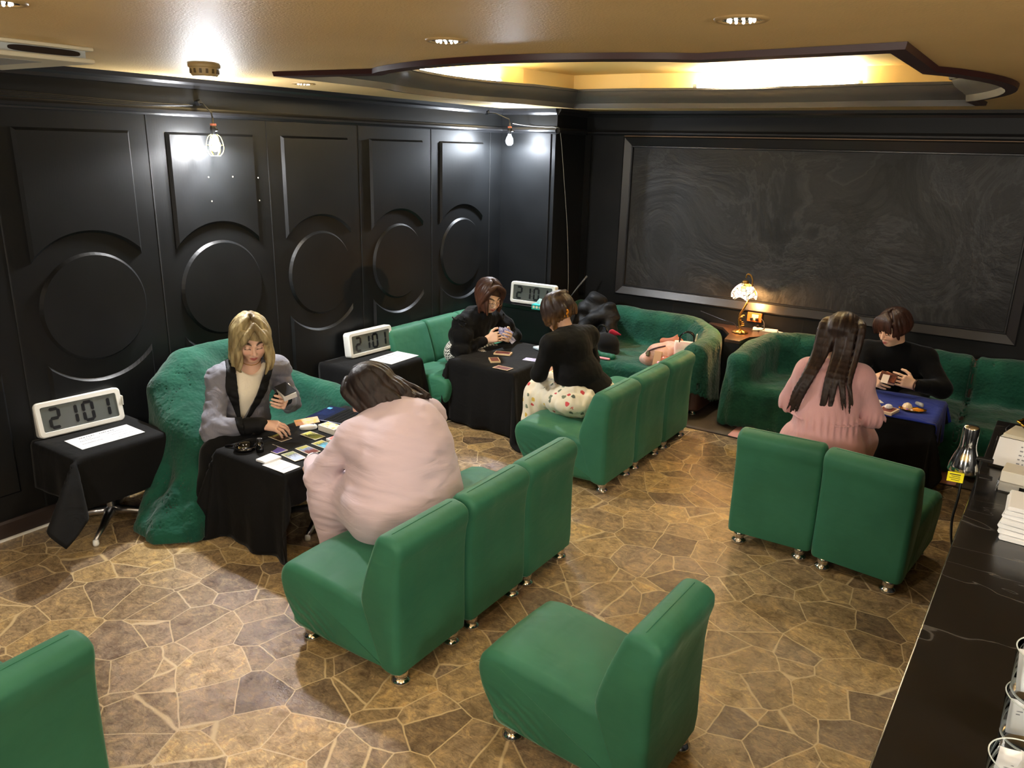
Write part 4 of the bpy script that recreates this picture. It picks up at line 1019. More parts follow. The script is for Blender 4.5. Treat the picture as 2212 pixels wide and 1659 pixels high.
def hair(F, H, n, length, theta0=12, flare=.0, tuck=.0, wave=.006, face=42, bang=None, part=0.0, seed=1, rad=.017, down=None, vol=1.0, k=.007, back_only=None):
    """locks combed from the crown over the skull, then hanging; length below the ear line"""
    rnd = random.Random(seed); s = H.s
    dl = H.M @ np.array([0, 0, -1.0]) if down is None else np.array(down); dl = nrm(dl)
    C = np.array([0, -.016, .03]); Rr = np.array([.080, .098, .090]) * vol
    F.ell(H.p(*C), [q * s for q in (Rr - .004)], H.M, .004)
    F.ell(H.p(0, .105, -.045), [.060 * s, .062 * s, .082 * s], H.M, .01, True)
    for i in range(n):
        ph = 2 * PI * (i + rnd.uniform(-.3, .3)) / n           # 0 = forward
        ang = (ph + PI) % (2 * PI) - PI
        front = abs(math.degrees(ang)) < face
        if front and bang is None: continue
        for layer in ((0, 1) if not front else (0,)):
            pts = []; rr = []
            vr = 1 + .07 * layer + rnd.uniform(-.02, .05)
            thm = 100 if not front else bang
            ths = [theta0 + (thm - theta0) * j / 4 for j in range(5)]
            tw = rnd.uniform(-.25, .25)
            for j, th in enumerate(ths):
                th_ = R(th); a = ang + tw * j / 4 + part * math.cos(ang) * (1 - j / 4)
                q = C + Rr * vr * np.array([math.sin(th_) * math.sin(a), math.sin(th_) * math.cos(a), math.cos(th_)])
                pts.append(q); rr.append(rad * (.75 + .45 * j / 4))
            if not front:
                ln = length * rnd.uniform(.82, 1.08) if not callable(length) else length(ang) * rnd.uniform(.85, 1.06)
                o = pts[-1].copy(); outd = nrm(np.array([o[0], o[1] + .0, 0]) + 1e-6)
                sw = rnd.uniform(0, 6)
                for j in range(1, 6):
                    u = j / 5
                    q = o + dl * ln * u + outd * (flare * u - tuck * u * u) + wave * np.array([math.sin(6 * u + sw), math.cos(5 * u + sw), 0]) * u
                    pts.append(q); rr.append(rad * 1.15 * (1 - .65 * u ** 1.6))
            else:
                rr = [r * (1 - .5 * j / 4) for j, r in enumerate(rr)]
            P = [np.array(q) for q in spline([tuple(H.p(*q)) for q in pts], 3)]
            rs_ = np.interp(np.linspace(0, len(rr) - 1, len(P)), range(len(rr)), rr)
            F.chain(P, [float(r * s) for r in rs_], k)
    return F

def lock(F, pts, rad, k=.008):
    P = [np.array(q) for q in spline([tuple(q) for q in pts], 4)]
    F.chain(P, [float(r) for r in np.interp(np.linspace(0, len(rad) - 1, len(P)), range(len(rad)), rad)], k)
def finish_hair(F, H, name, mat, parent, loc, root, tip, rz0=.10, rz1=.02, parting=None):
    o = F.build(name, mat, parent, 1, loc); n = len(o.data.vertices); V = np.zeros(n * 3); o.data.vertices.foreach_get('co', V); V = V.reshape(-1, 3) + loc
    q = H.loc(V); t = np.clip((q[:, 2] - rz1) / (rz0 - rz1), 0, 1)
    if parting is not None: t = t * np.exp(-((q[:, 0] - parting[0] - parting[2] * q[:, 1]) / parting[1]) ** 2)
    colour(o, np.array(lin(root)) * t[:, None] + np.array(lin(tip)) * (1 - t[:, None])); return o
def finish_body(F, H, parent, loc, **kw):
    o = F.build('body', SKIN, parent, 1, loc); n = len(o.data.vertices); V = np.zeros(n * 3); o.data.vertices.foreach_get('co', V); V = V.reshape(-1, 3) + loc
    colour(o, H.tint(V, **kw)); return o

def torso(F, J, g=0.0, k=.06, hips=True):
    M = J['M']; w_, d_ = J['w'], J['d']
    F.ell(J['chest'], (w_ * .5 + g, d_ * .5 + g, .17 + g), M, k)
    F.ell(J['waist'], (w_ * J.get('ww', .46) + g, d_ * J.get('wd', .5) + g, .15 + g), M, k)
    if hips: F.ell(J['pel'], (w_ * J.get('hw', .53) + g, d_ * .56 + g, .13 + g), M, k)
    for q in ('shL', 'shR'):
        F.cone(J['neck'] - np.array([0, 0, .035]), J[q], .048 + g, .055 + g, k)
    F.cone(J['shL'], J['shR'], .055 + g, .055 + g, k)
def arms(F, J, ra, re, rw, cuff=1.0, k=.03):
    for q in 'LR':
        F.cone(J['sh' + q], J['el' + q], ra, re, k)
        w = J['el' + q] + (J['wr' + q] - J['el' + q]) * cuff
        F.cone(J['el' + q], w, re, rw, k)
def legs(F, J, k=.03):
    for q in 'LR':
        F.cone(J['hip' + q], J['kn' + q], .085, .06, k); F.cone(J['kn' + q], J['an' + q], .052, .036, k)
        F.cone(J['an' + q] + np.array([0, 0, -.02]), J['an' + q] + J['M'][1] * np.array([1, 1, 0]) * .13 - np.array([0, 0, .03]), .033, .026, .02)
def pose(**kw):
    J = {k_: (np.array(v, float) if isinstance(v, (tuple, list)) else v) for k_, v in kw.items()}
    f = J['f']; up = nrm(J['neck'] - J['pel']); r = nrm(np.cross(f, up)); f2 = np.cross(up, r); J['M'] = np.array([r, f2, up])
    for q, sg in (('L', -1), ('R', 1)):
        J.setdefault('hip' + q, J['pel'] + J['M'][0] * sg * .1 - np.array([0, 0, .02]))
    return J
def body(J, H, hands, lo, hi, h=.0042):
    F = Field(lo, hi, h)
    torso(F, J, -.022); arms(F, J, .046, .038, .030); legs(F, J)
    H.build(F, J['neck'])
    for q, kw in hands.items():
        hand(F, J['wr' + q], **kw)
    return F
def folds(F, seed, amp, fr): 
    a = wob(seed, fr, 6); b = wob(seed + 7, tuple(2.3 * q for q in fr), 6)
    F.disp(lambda X, Y, Z: amp * a(X, Y, Z) + amp * .4 * b(X, Y, Z)); return F
def plane_cut(F, c, n):
    c = np.array(c, float); n = nrm(n); F.clip(lambda X, Y, Z: (X - c[0]) * n[0] + (Y - c[1]) * n[1] + (Z - c[2]) * n[2]); return F
def person(label, base): return thing('person', label, 'person', base)
def card_obj(label, c, rz, mat, rx=0, ry=0, size=(.145, .08), th=.0016, group=None, name='card', cat='card'):
    o = MB().box((0, 0, 0), (size[0], size[1], th)).build(name, mat, bevel=.0005); o.location = c; o.rotation_euler = (rx, ry, rz); return tag(o, label, cat, group)

# ---- woman with blonde hair and grey blazer
B0 = (-4.2, 3.0, 0); t = person('seated woman with wavy blonde hair in a grey blazer laying out tarot cards', B0); LOC = np.array(B0, float)
J = pose(f=(.86, -.5, 0), pel=(-4.2, 3.03, .50), waist=(-4.17, 3.03, .64), chest=(-4.12, 3.06, .79), neck=(-4.06, 3.08, .955), shL=(-4.06, 3.29, .865), shR=(-4.12, 2.88, .875),
         elL=(-4.0, 3.33, .63), wrL=(-3.82, 3.10, .745), elR=(-3.99, 2.71, .605), wrR=(-3.74, 2.885, .645), w=.40, d=.29, knL=(-3.78, 2.95, .46), knR=(-3.93, 2.72, .46), anL=(-3.75, 2.85, .06), anR=(-3.95, 2.6, .06))
H = Head((-4.01, 3.055, 1.108), (.80, -.42, -.38), 1.15)
F = body(J, H, {'R': dict(d=(.72, .62, -.10), t=(-.4, .7, .25), n=(0, .1, -1), curl=(20, 28, 20)), 'L': dict(d=(.86, -.32, -.05), t=(.1, .3, .9), n=(-.3, -.9, .4), curl=(48, 42, 25), thumb=(.6, .7))}, (-4.5, 2.4, 0), (-3.5, 3.6, 1.3))
finish_body(F, H, t, LOC, skin=(226, 184, 158))
LO, HI = (-4.55, 2.4, .28), (-3.5, 3.6, 1.05); M = J['M']; C0 = J['chest']
def fr_coord(J, X, Y, Z):
    M, c = J['M'], J['chest']
    return [M[i][0] * (X - c[0]) + M[i][1] * (Y - c[1]) + M[i][2] * (Z - c[2]) for i in range(3)]
F = Field(LO, HI, .006); torso(F, J, .020); arms(F, J, .072, .072, .050, .80)
F.cone(J['waist'], J['pel'] + np.array([0.0, 0, -.08]), .2, .235, .05); plane_cut(F, (-4.2, 3.0, .385), (.1, 0, -1))
folds(F, 3, .010, (18, 18, 26)); ws_ = wob(44, (22, 22, 44), 6); F.disp(lambda X, Y, Z: .006 * (1 - 3 * np.abs(ws_(X, Y, Z))))
side, fwd, up = fr_coord(J, *F.full()[1])
vneck = lambda u: .008 + .095 * np.clip((u + .16) / .34, 0, 1)
cut = np.maximum(np.maximum(np.abs(side + .0) - vneck(up), -fwd + .02), -(up + .17))
blz = F.v.copy(); F.v = np.maximum(F.v, -cut).astype(np.float32)
F.cone(J['neck'] + np.array([.0, 0, .0]), J['neck'] + np.array([0, 0, .001]), .01, .01, .0)
F.ell(J['neck'] + np.array([.02, 0, .06]), (.07, .07, .09), None, .01, True)
F.build('blazer', fabric('grey_suit_wool', (112, 112, 122), (122, 122, 132), 60, .2, .6, .2, .4, 9), t, 1, LOC)
F.v = np.maximum(np.maximum(np.maximum(blz - .006, -(blz + .004)), np.maximum(vneck(up) - .004 - np.abs(side), np.abs(side) - vneck(up) - .012 - .060 * np.clip((up + .16) / .2, 0, 1) * (1 - .5 * np.clip((up - .06) / .16, 0, 1)))), np.maximum(-fwd - .02 , -(up + .165))).astype(np.float32)
F.ell(J['neck'] + np.array([.02, 0, .06]), (.07, .07, .09), None, .01, True)
SATIN = plain('black_satin', (15, 15, 16), .7, 0, .2); F.build('lapel', SATIN, t, 1, LOC)
F = Field(LO, HI, .006); torso(F, J, .006, hips=False); F.ell(J['neck'] + np.array([.06, -.03, .03]), (.095, .095, .105), None, .01, True)
F.v = np.maximum(F.v, -fwd + .0).astype(np.float32); F.build('blouse', fabric('cream_blouse', (232, 224, 200), (240, 232, 212), 30, .1, .6, .1, .2, 20), t, 1, LOC)
for q in 'LR':
    F = Field(J['wr' + q] - .16, J['wr' + q] + .16, .005); a, b_ = J['el' + q], J['wr' + q]
    F.cone(a + (b_ - a) * .72, a + (b_ - a) * .96, .056, .050, .01); folds(F, 9, .003, (60, 60, 60)); F.build('cuff', SATIN, t, 1, LOC)
F = Field((-4.5, 2.35, 0), (-3.55, 3.4, .62), .009)
for q in 'LR':
    F.cone(J['hip' + q], J['kn' + q], .13, .11, .08); F.cone(J['kn' + q], J['an' + q] + np.array([0, 0, -.05]), .11, .15, .09)
F.cone((J['knL'] + J['knR']) / 2, (J['anL'] + J['anR']) / 2, .1, .15, .09)
folds(F, 21, .014, (30, 30, 4)); plane_cut(F, (0, 0, .012), (0, 0, -1)); F.build('skirt', fabric('black_skirt_cloth', (8, 8, 9), (11, 11, 12), 60, .2), t, 1, LOC)
F = Field((-4.3, 2.75, .75), (-3.75, 3.4, 1.32), .0042)
hair(F, H, 60, .165, flare=.035, tuck=.03, wave=.016, face=54, bang=None, seed=4, rad=.0125, vol=1.08, k=.008)
for a_, e_, z_ in ((-.045, -.082, -.04), (-.04, -.078, .0), (.035, .076, .01), (.04, .086, -.03)):
    lock(F, [H.p(-.008, .04, .118), H.p(a_ * 1.0, .085, .082), H.p((a_ + e_) / 2, .088, .045), H.p(e_, .066, z_)], [.015, .018, .017, .010], .008)
for a_, e_ in ((-.05, -.082), (.05, .082)):
    lock(F, [H.p(a_, .06, .09), H.p(e_, .05, .03), H.p(e_ * 1.12, .035, -.06), H.p(e_ * 1.1, .04, -.14), H.p(e_ * .9, .055, -.175)], [.018, .022, .022, .018, .007], .008)
finish_hair(F, H, 'hair', hair_mat('blonde_hair', (180, 160, 112), (112, 94, 62)), t, LOC, (86, 70, 48), (186, 170, 124), .13, .07, (-.004, .022, .1))
MB().tube([tuple(J['neck'] + np.array([.052 * math.cos(a), .052 * math.sin(a), .02 - .03 * math.cos(a + .5)]) * 1.25 - LOC) for a in [R(-150 + 240 * q / 20) for q in range(21)]], .0022, 6).build('necklace', GOLD, t)
hp = J['wrL'] + np.array([.125, -.05, .078])
DECKB = plain('card_back_black', (24, 24, 26), .8, 0, .15)
tag(MB().box((0, 0, 0), (.14, .082, .03)).box((-.012, .0, .018), (.15, .08, .003), rz=.12).build('card_deck', [Mat('card_edges', (206, 206, 200), .6).m, DECKB]), 'thick deck of cards held in the left hand of the blonde woman', 'card deck')
o = bpy.data.objects['card_deck']; o.data.polygons.foreach_set('material_index', [0] * 6 + [1] * 6); o.location = hp; o.rotation_euler = (R(14), R(10), R(-22))
card_obj('pink card held low over the table by the blonde woman', (-3.565, 3.085, .652), R(58), Mat('pink_card_face', (236, 170, 160), .35).vary(30, (238, 176, 168), (230, 180, 90)).m, R(8), R(-4))

# ---- woman in pink at the front table
B0 = (-2.62, 2.8, 0); t = person('large woman in a pale pink dress bending over the tarot table, seen from behind', B0); LOC = np.array(B0, float)
J = pose(f=(-1, -.12, 0), pel=(-2.52, 2.80, .55), waist=(-2.56, 2.80, .68), chest=(-2.63, 2.87, .81), neck=(-2.74, 2.96, .955), shL=(-2.76, 2.70, .85), shR=(-2.66, 3.18, .855),
         elL=(-2.95, 2.60, .61), wrL=(-3.12, 2.73, .625), elR=(-2.95, 3.38, .64), wrR=(-3.16, 3.22, .60), w=.52, d=.40, ww=.58, wd=.60, hw=.60, knL=(-2.90, 2.66, .46), knR=(-2.93, 2.95, .46), anL=(-2.95, 2.70, .06), anR=(-2.95, 2.95, .06))
H = Head((-2.86, 2.92, 1.01), (-.74, -.52, -.58), 1.15)
F = body(J, H, {'L': dict(d=(-.35, -.25, -.9), t=(-.8, .3, .2), n=(-.2, .9, -.1), curl=(15, 20, 15)), 'R': dict(d=(-.95, -.2, -.05), t=(0, -1, 0), n=(0, 0, -1), curl=(15, 20, 20))}, (-3.35, 2.3, 0), (-2.2, 3.55, 1.25))
finish_body(F, H, t, LOC, skin=(226, 182, 160))
F = Field((-3.35, 2.2, .04), (-2.1, 3.6, 1.12), .008); torso(F, J, .016, .1)
F.ell((-2.50, 2.80, .55), (.25, .34, .15), None, .12); F.ell((-2.53, 2.84, .76), (.17, .25, .2), None, .1)
arms(F, J, .080, .064, .050, .80, .02)
for q in 'LR':
    F.cone(J['hip' + q], J['kn' + q], .15, .11, .1); F.cone(J['kn' + q], J['kn' + q] + np.array([.02, -.01, -.28]), .11, .085, .08)
F.cone((J['knL'] + J['knR']) / 2, (J['knL'] + J['knR']) / 2 + np.array([0, 0, -.28]), .10, .09, .1)
a1 = wob(5, (6, 10, 34), 6); a2 = wob(6, (30, 30, 22), 6); a3 = wob(15, (10, 16, 30), 5); F.disp(lambda X, Y, Z: -.0042 * (1 - 3 * np.abs(a1(X, Y + .5 * Z, Z + .35 * Y))) * (.6 + .6 * a3(X * .3, Y * .3, Z * .3)) - .004 * (1 - 3 * np.abs(a3(X, Y - .4 * Z, Z))) + .002 * a2(X, Y, Z))
F.ell(J['neck'] + np.array([-.06, -.0, .075]), (.10, .092, .10), None, .01, True); plane_cut(F, (0, 0, .20), (0, -.25, -1))
_m = Mat('pale_pink_viscose', (206, 186, 194), .75, spec=.25); _m.vary(2, (202, 182, 190), (210, 190, 198)); _m.bump(_m.noise(6, _m.co((.6, .8, 2.6), (R(24), 0, 0)), 3, .5, .8), .3, .03); _m.i['Sheen Weight'].default_value = .2
F.build('dress', _m.m, t, 1, LOC)
MB().tube([tuple(J['neck'] + np.array([-.035 + .105 * math.cos(a), .098 * math.sin(a), .02 + .028 * math.cos(a)]) - LOC) for a in [2 * PI * q / 36 for q in range(37)]], .013, 8).build('collar', _m.m, t, smooth=True)
MB().tube([tuple(J['wrL'] + np.array([.033 * math.cos(a) * .6, .036 * math.cos(a), .036 * math.sin(a)]) - LOC) for a in [2 * PI * q / 20 for q in range(21)]], .005, 6).box(tuple(J['wrL'] + np.array([-.01, -.038, .0]) - LOC), (.026, .008, .026)).build('wristwatch', ALU, t)
F = Field((-3.2, 2.6, .72), (-2.6, 3.3, 1.28), .0045)
hair(F, H, 64, .18, flare=.03, tuck=-.01, wave=.03, face=48, seed=8, rad=.0125, vol=1.08, down=(0, -.25, -1), k=.009)
for a_, e_ in ((-.03, -.085), (.03, .085)):
    lock(F, [H.p(a_ * .3, .05, .115), H.p(a_ * 2, .075, .08), H.p(e_, .06, .02), H.p(e_ * .98, .05, -.06), H.p(e_ * .8, .055, -.13)], [.018, .022, .022, .017, .006], .008)
finish_hair(F, H, 'hair', hair_mat('dark_brown_hair', (44, 32, 27), (24, 17, 15)), t, LOC, (36, 26, 22), (52, 38, 32))

# ---- woman in glasses, black puffed sweater
B0 = (-4.2, 5.62, 0); t = person('seated woman with a brown bob and glasses in a black puff-sleeved sweater shuffling cards', B0); LOC = np.array(B0, float)
J = pose(f=(.92, -.35, 0), pel=(-4.24, 5.62, .50), waist=(-4.21, 5.60, .62), chest=(-4.15, 5.59, .735), neck=(-4.06, 5.60, .885), shL=(-4.06, 5.81, .80), shR=(-4.13, 5.39, .795),
         elL=(-3.95, 5.92, .61), wrL=(-3.85, 5.70, .665), elR=(-4.08, 5.30, .575), wrR=(-3.95, 5.53, .655), w=.36, d=.25, knL=(-3.78, 5.72, .44), knR=(-3.80, 5.45, .44), anL=(-3.8, 5.7, .06), anR=(-3.82, 5.45, .06))
H = Head((-3.985, 5.60, 1.032), (.80, -.30, -.42), 1.15)
F = body(J, H, {'R': dict(d=(.78, .42, .30), t=(-.2, .2, .9), n=(-.4, .8, 0), curl=(28, 30, 22)), 'L': dict(d=(.70, -.62, .12), t=(.3, .2, .9), n=(-.5, -.8, 0), curl=(32, 34, 22))}, (-4.5, 5.1, 0), (-3.6, 6.15, 1.2))
finish_body(F, H, t, LOC, skin=(232, 194, 166), lip=(184, 96, 90))
BSW = fabric('black_fluffy_knit', (8, 8, 9), (12, 12, 13), 80, .5, .95, .08, .2, 14)
F = Field((-4.55, 5.05, .34), (-3.65, 6.2, 1.0), .006); torso(F, J, .018)
for q in 'LR':
    m_ = (J['sh' + q] + J['el' + q]) / 2
    F.ell(J['sh' + q] + (J['el' + q] - J['sh' + q]) * .45, (.115, .105, .10), None, .03); F.ell(J['el' + q] + np.array([0, 0, .01]), (.095, .095, .075), None, .025)
    F.cone(J['el' + q], J['wr' + q] + (J['el' + q] - J['wr' + q]) * .12, .062, .042, .02)
F.cone(J['neck'] + np.array([0, 0, -.03]), J['neck'] + np.array([.008, 0, .03]), .066, .060, .02)
folds(F, 33, .010, (40, 40, 20)); F.ell(J['neck'] + np.array([.01, 0, .09]), (.068, .068, .06), None, .008, True); plane_cut(F, (0, 0, .42), (0, 0, -1))
F.build('sweater', BSW, t, 1, LOC)
b = MB(); rnd = random.Random(3)
for q, dx in (('R', -.02), ('L', .02)):
    for k_ in range(7):
        c_ = J['sh' + q] + np.array([rnd.uniform(-.05, .06), dx + rnd.uniform(-.05, .05), rnd.uniform(.0, .07)]) - LOC
        b.tube([tuple(c_ + np.array([.03 * math.cos(a) * rnd.uniform(.8, 1.2), .03 * math.sin(a), .012 * math.sin(2 * a)])) for a in [R(40 * i) for i in range(9)]], .006, 6)
b.build('ruffle', BSW, t, smooth=True)
F = Field((-4.55, 5.2, .3), (-3.62, 6.0, .62), .008)
for q in 'LR': F.cone(J['hip' + q], J['kn' + q], .125, .10, .09); F.cone(J['kn' + q], J['kn' + q] + np.array([0, 0, -.2]), .1, .09, .06)
F.ell(J['pel'] + np.array([0, 0, -.03]), (.19, .22, .11), None, .06)
m = Mat('houndstooth_tweed', (230, 228, 220), .9); ck = m.n('ShaderNodeTexChecker', Scale=70); m.l(m.co((1, 1, 1), (R(20), R(30), R(45))), ck.inputs['Vector']); m.color(m.mixc(ck.outputs['Fac'], (226, 224, 216), (18, 18, 18)))
F.build('skirt', m.m, t, 1, LOC)
F = Field((-4.25, 5.3, .74), (-3.75, 5.9, 1.26), .0042)
hair(F, H, 64, .115, flare=.02, tuck=.03, wave=.003, face=52, seed=12, rad=.012, vol=1.04, k=.008)
for a_, e_, z_ in ((-.058, -.082, -.02), (.05, .082, -.02), (-.066, -.086, -.06), (.064, .086, -.06)):
    lock(F, [H.p(a_ * .2, .045, .118), H.p(a_, .062, .088), H.p(e_, .055, .03), H.p(e_ * 1.06, .035, z_), H.p(e_ * .98, .045, z_ - .06)], [.016, .02, .019, .016, .007], .008)
finish_hair(F, H, 'hair', hair_mat('chestnut_hair', (82, 52, 38), (52, 32, 24), .32), t, LOC, (58, 38, 28), (92, 58, 42))
b = MB()
for q in (-1, 1):
    b.tube([tuple(H.p(q * .031 + .022 * math.cos(a), .108, -.006 + .016 * math.sin(a)) - LOC) for a in [2 * PI * i / 24 for i in range(25)]], .0016, 6)
    b.tube([tuple(H.p(q * .053, .107, -.003) - LOC), tuple(H.p(q * .08, .06, .0) - LOC), tuple(H.p(q * .082, .0, .0) - LOC)], .0016, 6)
b.tube([tuple(H.p(-.010, .108, -.004) - LOC), tuple(H.p(0, .113, .0) - LOC), tuple(H.p(.010, .108, -.004) - LOC)], .0016, 6)
b.build('glasses', plain('silver_rim', (200, 196, 188), .25, 1), t)
BLUECARD = Mat('blue_card_back', (92, 92, 160), .4).vary(40, (70, 70, 140), (200, 200, 220)).m
for i_, (dx, dy, dz, rx_, ry_) in enumerate(((.0, 0, 0, 70, 20), (.02, .01, .012, 66, 30), (-.012, -.008, .02, 75, 10), (.05, .02, -.045, 50, 48))):
    card_obj(('blue-backed card standing in the hands of the woman in glasses, palm side', 'blue-backed card in the middle of those held by the woman in glasses', 'blue-backed card sticking out topmost from the hands of the woman in glasses', 'blue-backed card slipping out below the fingers of the woman in glasses')[i_],
             (-3.825 + dx, 5.625 + dy, .715 + dz), R(25), BLUECARD, R(rx_), R(ry_), (.09, .055), group='cards held by the woman in glasses')

# ---- woman in black jacket and floral skirt
B0 = (-2.72, 5.0, 0); t = person('woman with pinned-up brown hair, black jacket and white floral skirt, seen from behind', B0); LOC = np.array(B0, float)
J = pose(f=(-1, .05, 0), pel=(-2.72, 5.02, .54), waist=(-2.74, 5.0, .68), chest=(-2.79, 5.0, .84), neck=(-2.85, 5.0, 1.0), shL=(-2.86, 4.81, .92), shR=(-2.76, 5.20, .93),
         elL=(-2.93, 4.77, .69), wrL=(-3.0, 4.93, .63), elR=(-2.80, 5.35, .70), wrR=(-3.05, 5.28, .62), w=.37, d=.25, ww=.44, knL=(-3.0, 4.92, .47), knR=(-3.0, 5.18, .47), anL=(-3.05, 4.95, .06), anR=(-3.05, 5.18, .06))
H = Head((-2.935, 5.005, 1.115), (-.85, .02, -.50), 1.12)
F = body(J, H, {'L': dict(d=(-.35, .9, -.1), t=(-.8, -.3, .4), n=(.1, .2, -.9), curl=(30, 30, 20)), 'R': dict(d=(-.9, -.3, -.2), t=(-.2, .3, .9), n=(0, -1, 0), curl=(30, 30, 20))}, (-3.4, 4.5, 0), (-2.4, 5.6, 1.28))
finish_body(F, H, t, LOC, skin=(224, 180, 152))
BJK = fabric('black_jersey', (9, 9, 9), (13, 13, 13), 60, .15, .85, .04, .2, 9)
F = Field((-3.35, 4.5, .42), (-2.4, 5.6, 1.1), .006); torso(F, J, .018, hips=False); arms(F, J, .066, .060, .046, .9)
a1 = wob(12, (12, 34, 3), 5)
F.ell(J['waist'] + np.array([.0, .0, .0]), (.15, .20, .14), None, .05); F.cone(J['waist'] + np.array([.02, .02, -.04]), J['waist'] + np.array([.05, .05, -.16]), .18, .255, .04)
folds(F, 41, .006, (22, 26, 20)); F.disp(lambda X, Y, Z: .016 * a1(X, Y, Z) * np.clip((.66 - Z) / .15, 0, 1)); plane_cut(F, (-2.7, 5.0, .575), (.12, .22, -1))
F.ell(J['neck'] + np.array([-.03, 0, .075]), (.072, .066, .075), None, .008, True); F.build('jacket', BJK, t, 1, LOC)
F = Field((-3.4, 4.4, .04), (-2.3, 5.72, .72), .009)
F.ell((-2.70, 5.05, .50), (.25, .36, .13), None, .1)
for q in 'LR': F.cone(J['hip' + q], J['kn' + q], .14, .11, .1); F.cone(J['kn' + q], J['kn' + q] + np.array([-.03, -.02, -.3]), .11, .12, .08)
F.cone((-2.75, 5.05, .5), (-3.0, 5.05, .46), .15, .13, .1); F.cone((-3.0, 5.05, .46), (-3.04, 5.05, .2), .13, .12, .1)
folds(F, 55, .020, (34, 34, 8)); plane_cut(F, (0, 0, .15), (0, 0, -1))
m = Mat('white_floral_cotton', (236, 228, 202), .8); c_ = m.co(); v = m.n('ShaderNodeTexVoronoi', Scale=17); m.l(c_, v.inputs['Vector'])
sp = m.n('ShaderNodeSeparateColor'); m.l(v.outputs['Color'], sp.inputs[0])
fl = m.ramp(sp.outputs[0], [(0, (196, 62, 64)), (.3, (214, 80, 84)), (.31, (214, 176, 70)), (.5, (222, 190, 90)), (.51, (120, 132, 104)), (.76, (96, 104, 92)), (.77, (236, 228, 202)), (1, (236, 228, 202))])
n2 = m.noise(60, c_, 2, .5); msk = m.ramp(m.math('ADD', v.outputs['Distance'], m.math('MULTIPLY', n2, .35)), [(.46, (255, 255, 255)), (.5, (0, 0, 0))])
m.color(m.mixc(msk, (236, 228, 204), fl)); m.bump(m.noise(9, m.co((1, 1, .3)), 3), .4, .03)
F.build('skirt', m.m, t, 1, LOC)
F = Field((-3.2, 4.75, .86), (-2.72, 5.26, 1.34), .0042)
hair(F, H, 48, .085, flare=.006, tuck=.035, wave=.014, face=50, seed=22, rad=.013, vol=1.06, k=.007)
F.ell(H.p(.0, -.075, .095), [.052, .045, .042], H.M, .015)
for i in range(7):
    a = i * .9; c_ = np.array([.01, -.07, .10]); lock(F, [H.p(*(c_ + .058 * np.array([math.cos(a + q * .7), math.sin(a + q * .7) * .7, .12 * q - .2]))) for q in range(5)], [.012, .016, .017, .014, .009], .006)
for q, z_ in ((-.07, -.13), (-.078, -.10), (.074, -.12), (-.06, -.155), (.03, -.11)):
    lock(F, [H.p(q, -.02, -.02), H.p(q * 1.12, -.0, -.07), H.p(q * 1.05, .02, z_)], [.016, .012, .005], .006)
for i in range(9):
    a = -1.2 + i * .3; lock(F, [H.p(.06 * math.sin(a), -.10, .05), H.p(.075 * math.sin(a), -.115, .0), H.p(.07 * math.sin(a * 1.1), -.10, -.055)], [.012, .013, .006], .005)
finish_hair(F, H, 'hair', hair_mat('streaked_brown_hair', (74, 50, 32), (40, 27, 20)), t, LOC, (48, 34, 27), (160, 114, 60), .01, -.10)
F = Field(H.p(-.1, -.12, -.13) - .07, H.p(-.1, -.12, -.13) + .07, .003)
b = MB(); rnd = random.Random(9)
cc = H.p(-.052, -.108, -.035) - LOC
for k_ in range(12): b.lathe([(0, -.010), (.009, -.005), (.010, .003), (0, .010)], tuple(cc + np.array([rnd.uniform(-.012, .012), rnd.uniform(-.016, .016), rnd.uniform(-.028, .028)])), 6)
b.build('hair_clip', Mat('amber_clip', (226, 150, 40), .2, .4).m, t)
b = MB(); ear = H.p(.084, -.005, -.06) - LOC; b.lathe([(0, -.02), (.006, -.012), (.004, .0), (0, .006)], tuple(ear), 8); b.build('earring', GOLD, t)

# ---- woman with long dark hair in pink dress
B0 = (-.93, 4.95, 0); t = person('woman with long straight dark hair in a waisted pink dress, seen from behind', B0); LOC = np.array(B0, float)
J = pose(f=(.03, 1, 0), pel=(-.92, 4.95, .54), waist=(-.925, 4.97, .72), chest=(-.93, 5.02, .88), neck=(-.93, 5.07, 1.06), shL=(-1.085, 5.04, .98), shR=(-.77, 5.05, .99),
         elL=(-1.17, 5.10, .76), wrL=(-1.05, 5.40, .66), elR=(-.69, 5.12, .74), wrR=(-.82, 5.42, .66), w=.37, d=.26, ww=.46, hw=.56, knL=(-1.05, 5.42, .48), knR=(-.80, 5.42, .48), anL=(-1.05, 5.48, .06), anR=(-.8, 5.48, .06))
H = Head((-.93, 5.145, 1.205), (.06, .85, -.50), 1.14)
F = body(J, H, {'L': dict(d=(.5, .8, -.2), t=(.7, -.3, .5), n=(.5, 0, -.8), curl=(25, 25, 20)), 'R': dict(d=(-.5, .8, -.2), t=(-.7, -.3, .5), n=(-.5, 0, -.8), curl=(25, 25, 20))}, (-1.4, 4.6, 0), (-.45, 5.75, 1.4))
finish_body(F, H, t, LOC)
_m = Mat('dusty_pink_crepe', (206, 158, 158), .8, spec=.25); _m.vary(2.5, (202, 152, 152), (212, 166, 166)); _m.bump(_m.noise(16, _m.co((1.5, 1, .35)), 4, .5), .35, .02); _m.i['Sheen Weight'].default_value = .2; PDRESS = _m.m
F = Field((-1.45, 4.6, .2), (-.4, 5.65, 1.16), .007); torso(F, J, .02, .06); arms(F, J, .070, .078, .055, .95)
F.cone(J['waist'] + np.array([0, -.01, -.02]), J['pel'] + np.array([0, -.02, -.08]), .18, .255, .05)
for q in 'LR': F.cone(J['hip' + q], J['kn' + q], .14, .12, .08); F.cone(J['kn' + q], J['kn' + q] + np.array([0, .02, -.2]), .12, .12, .06)
a1 = wob(71, (36, 10, 2), 6); a2 = wob(72, (26, 26, 16), 6)
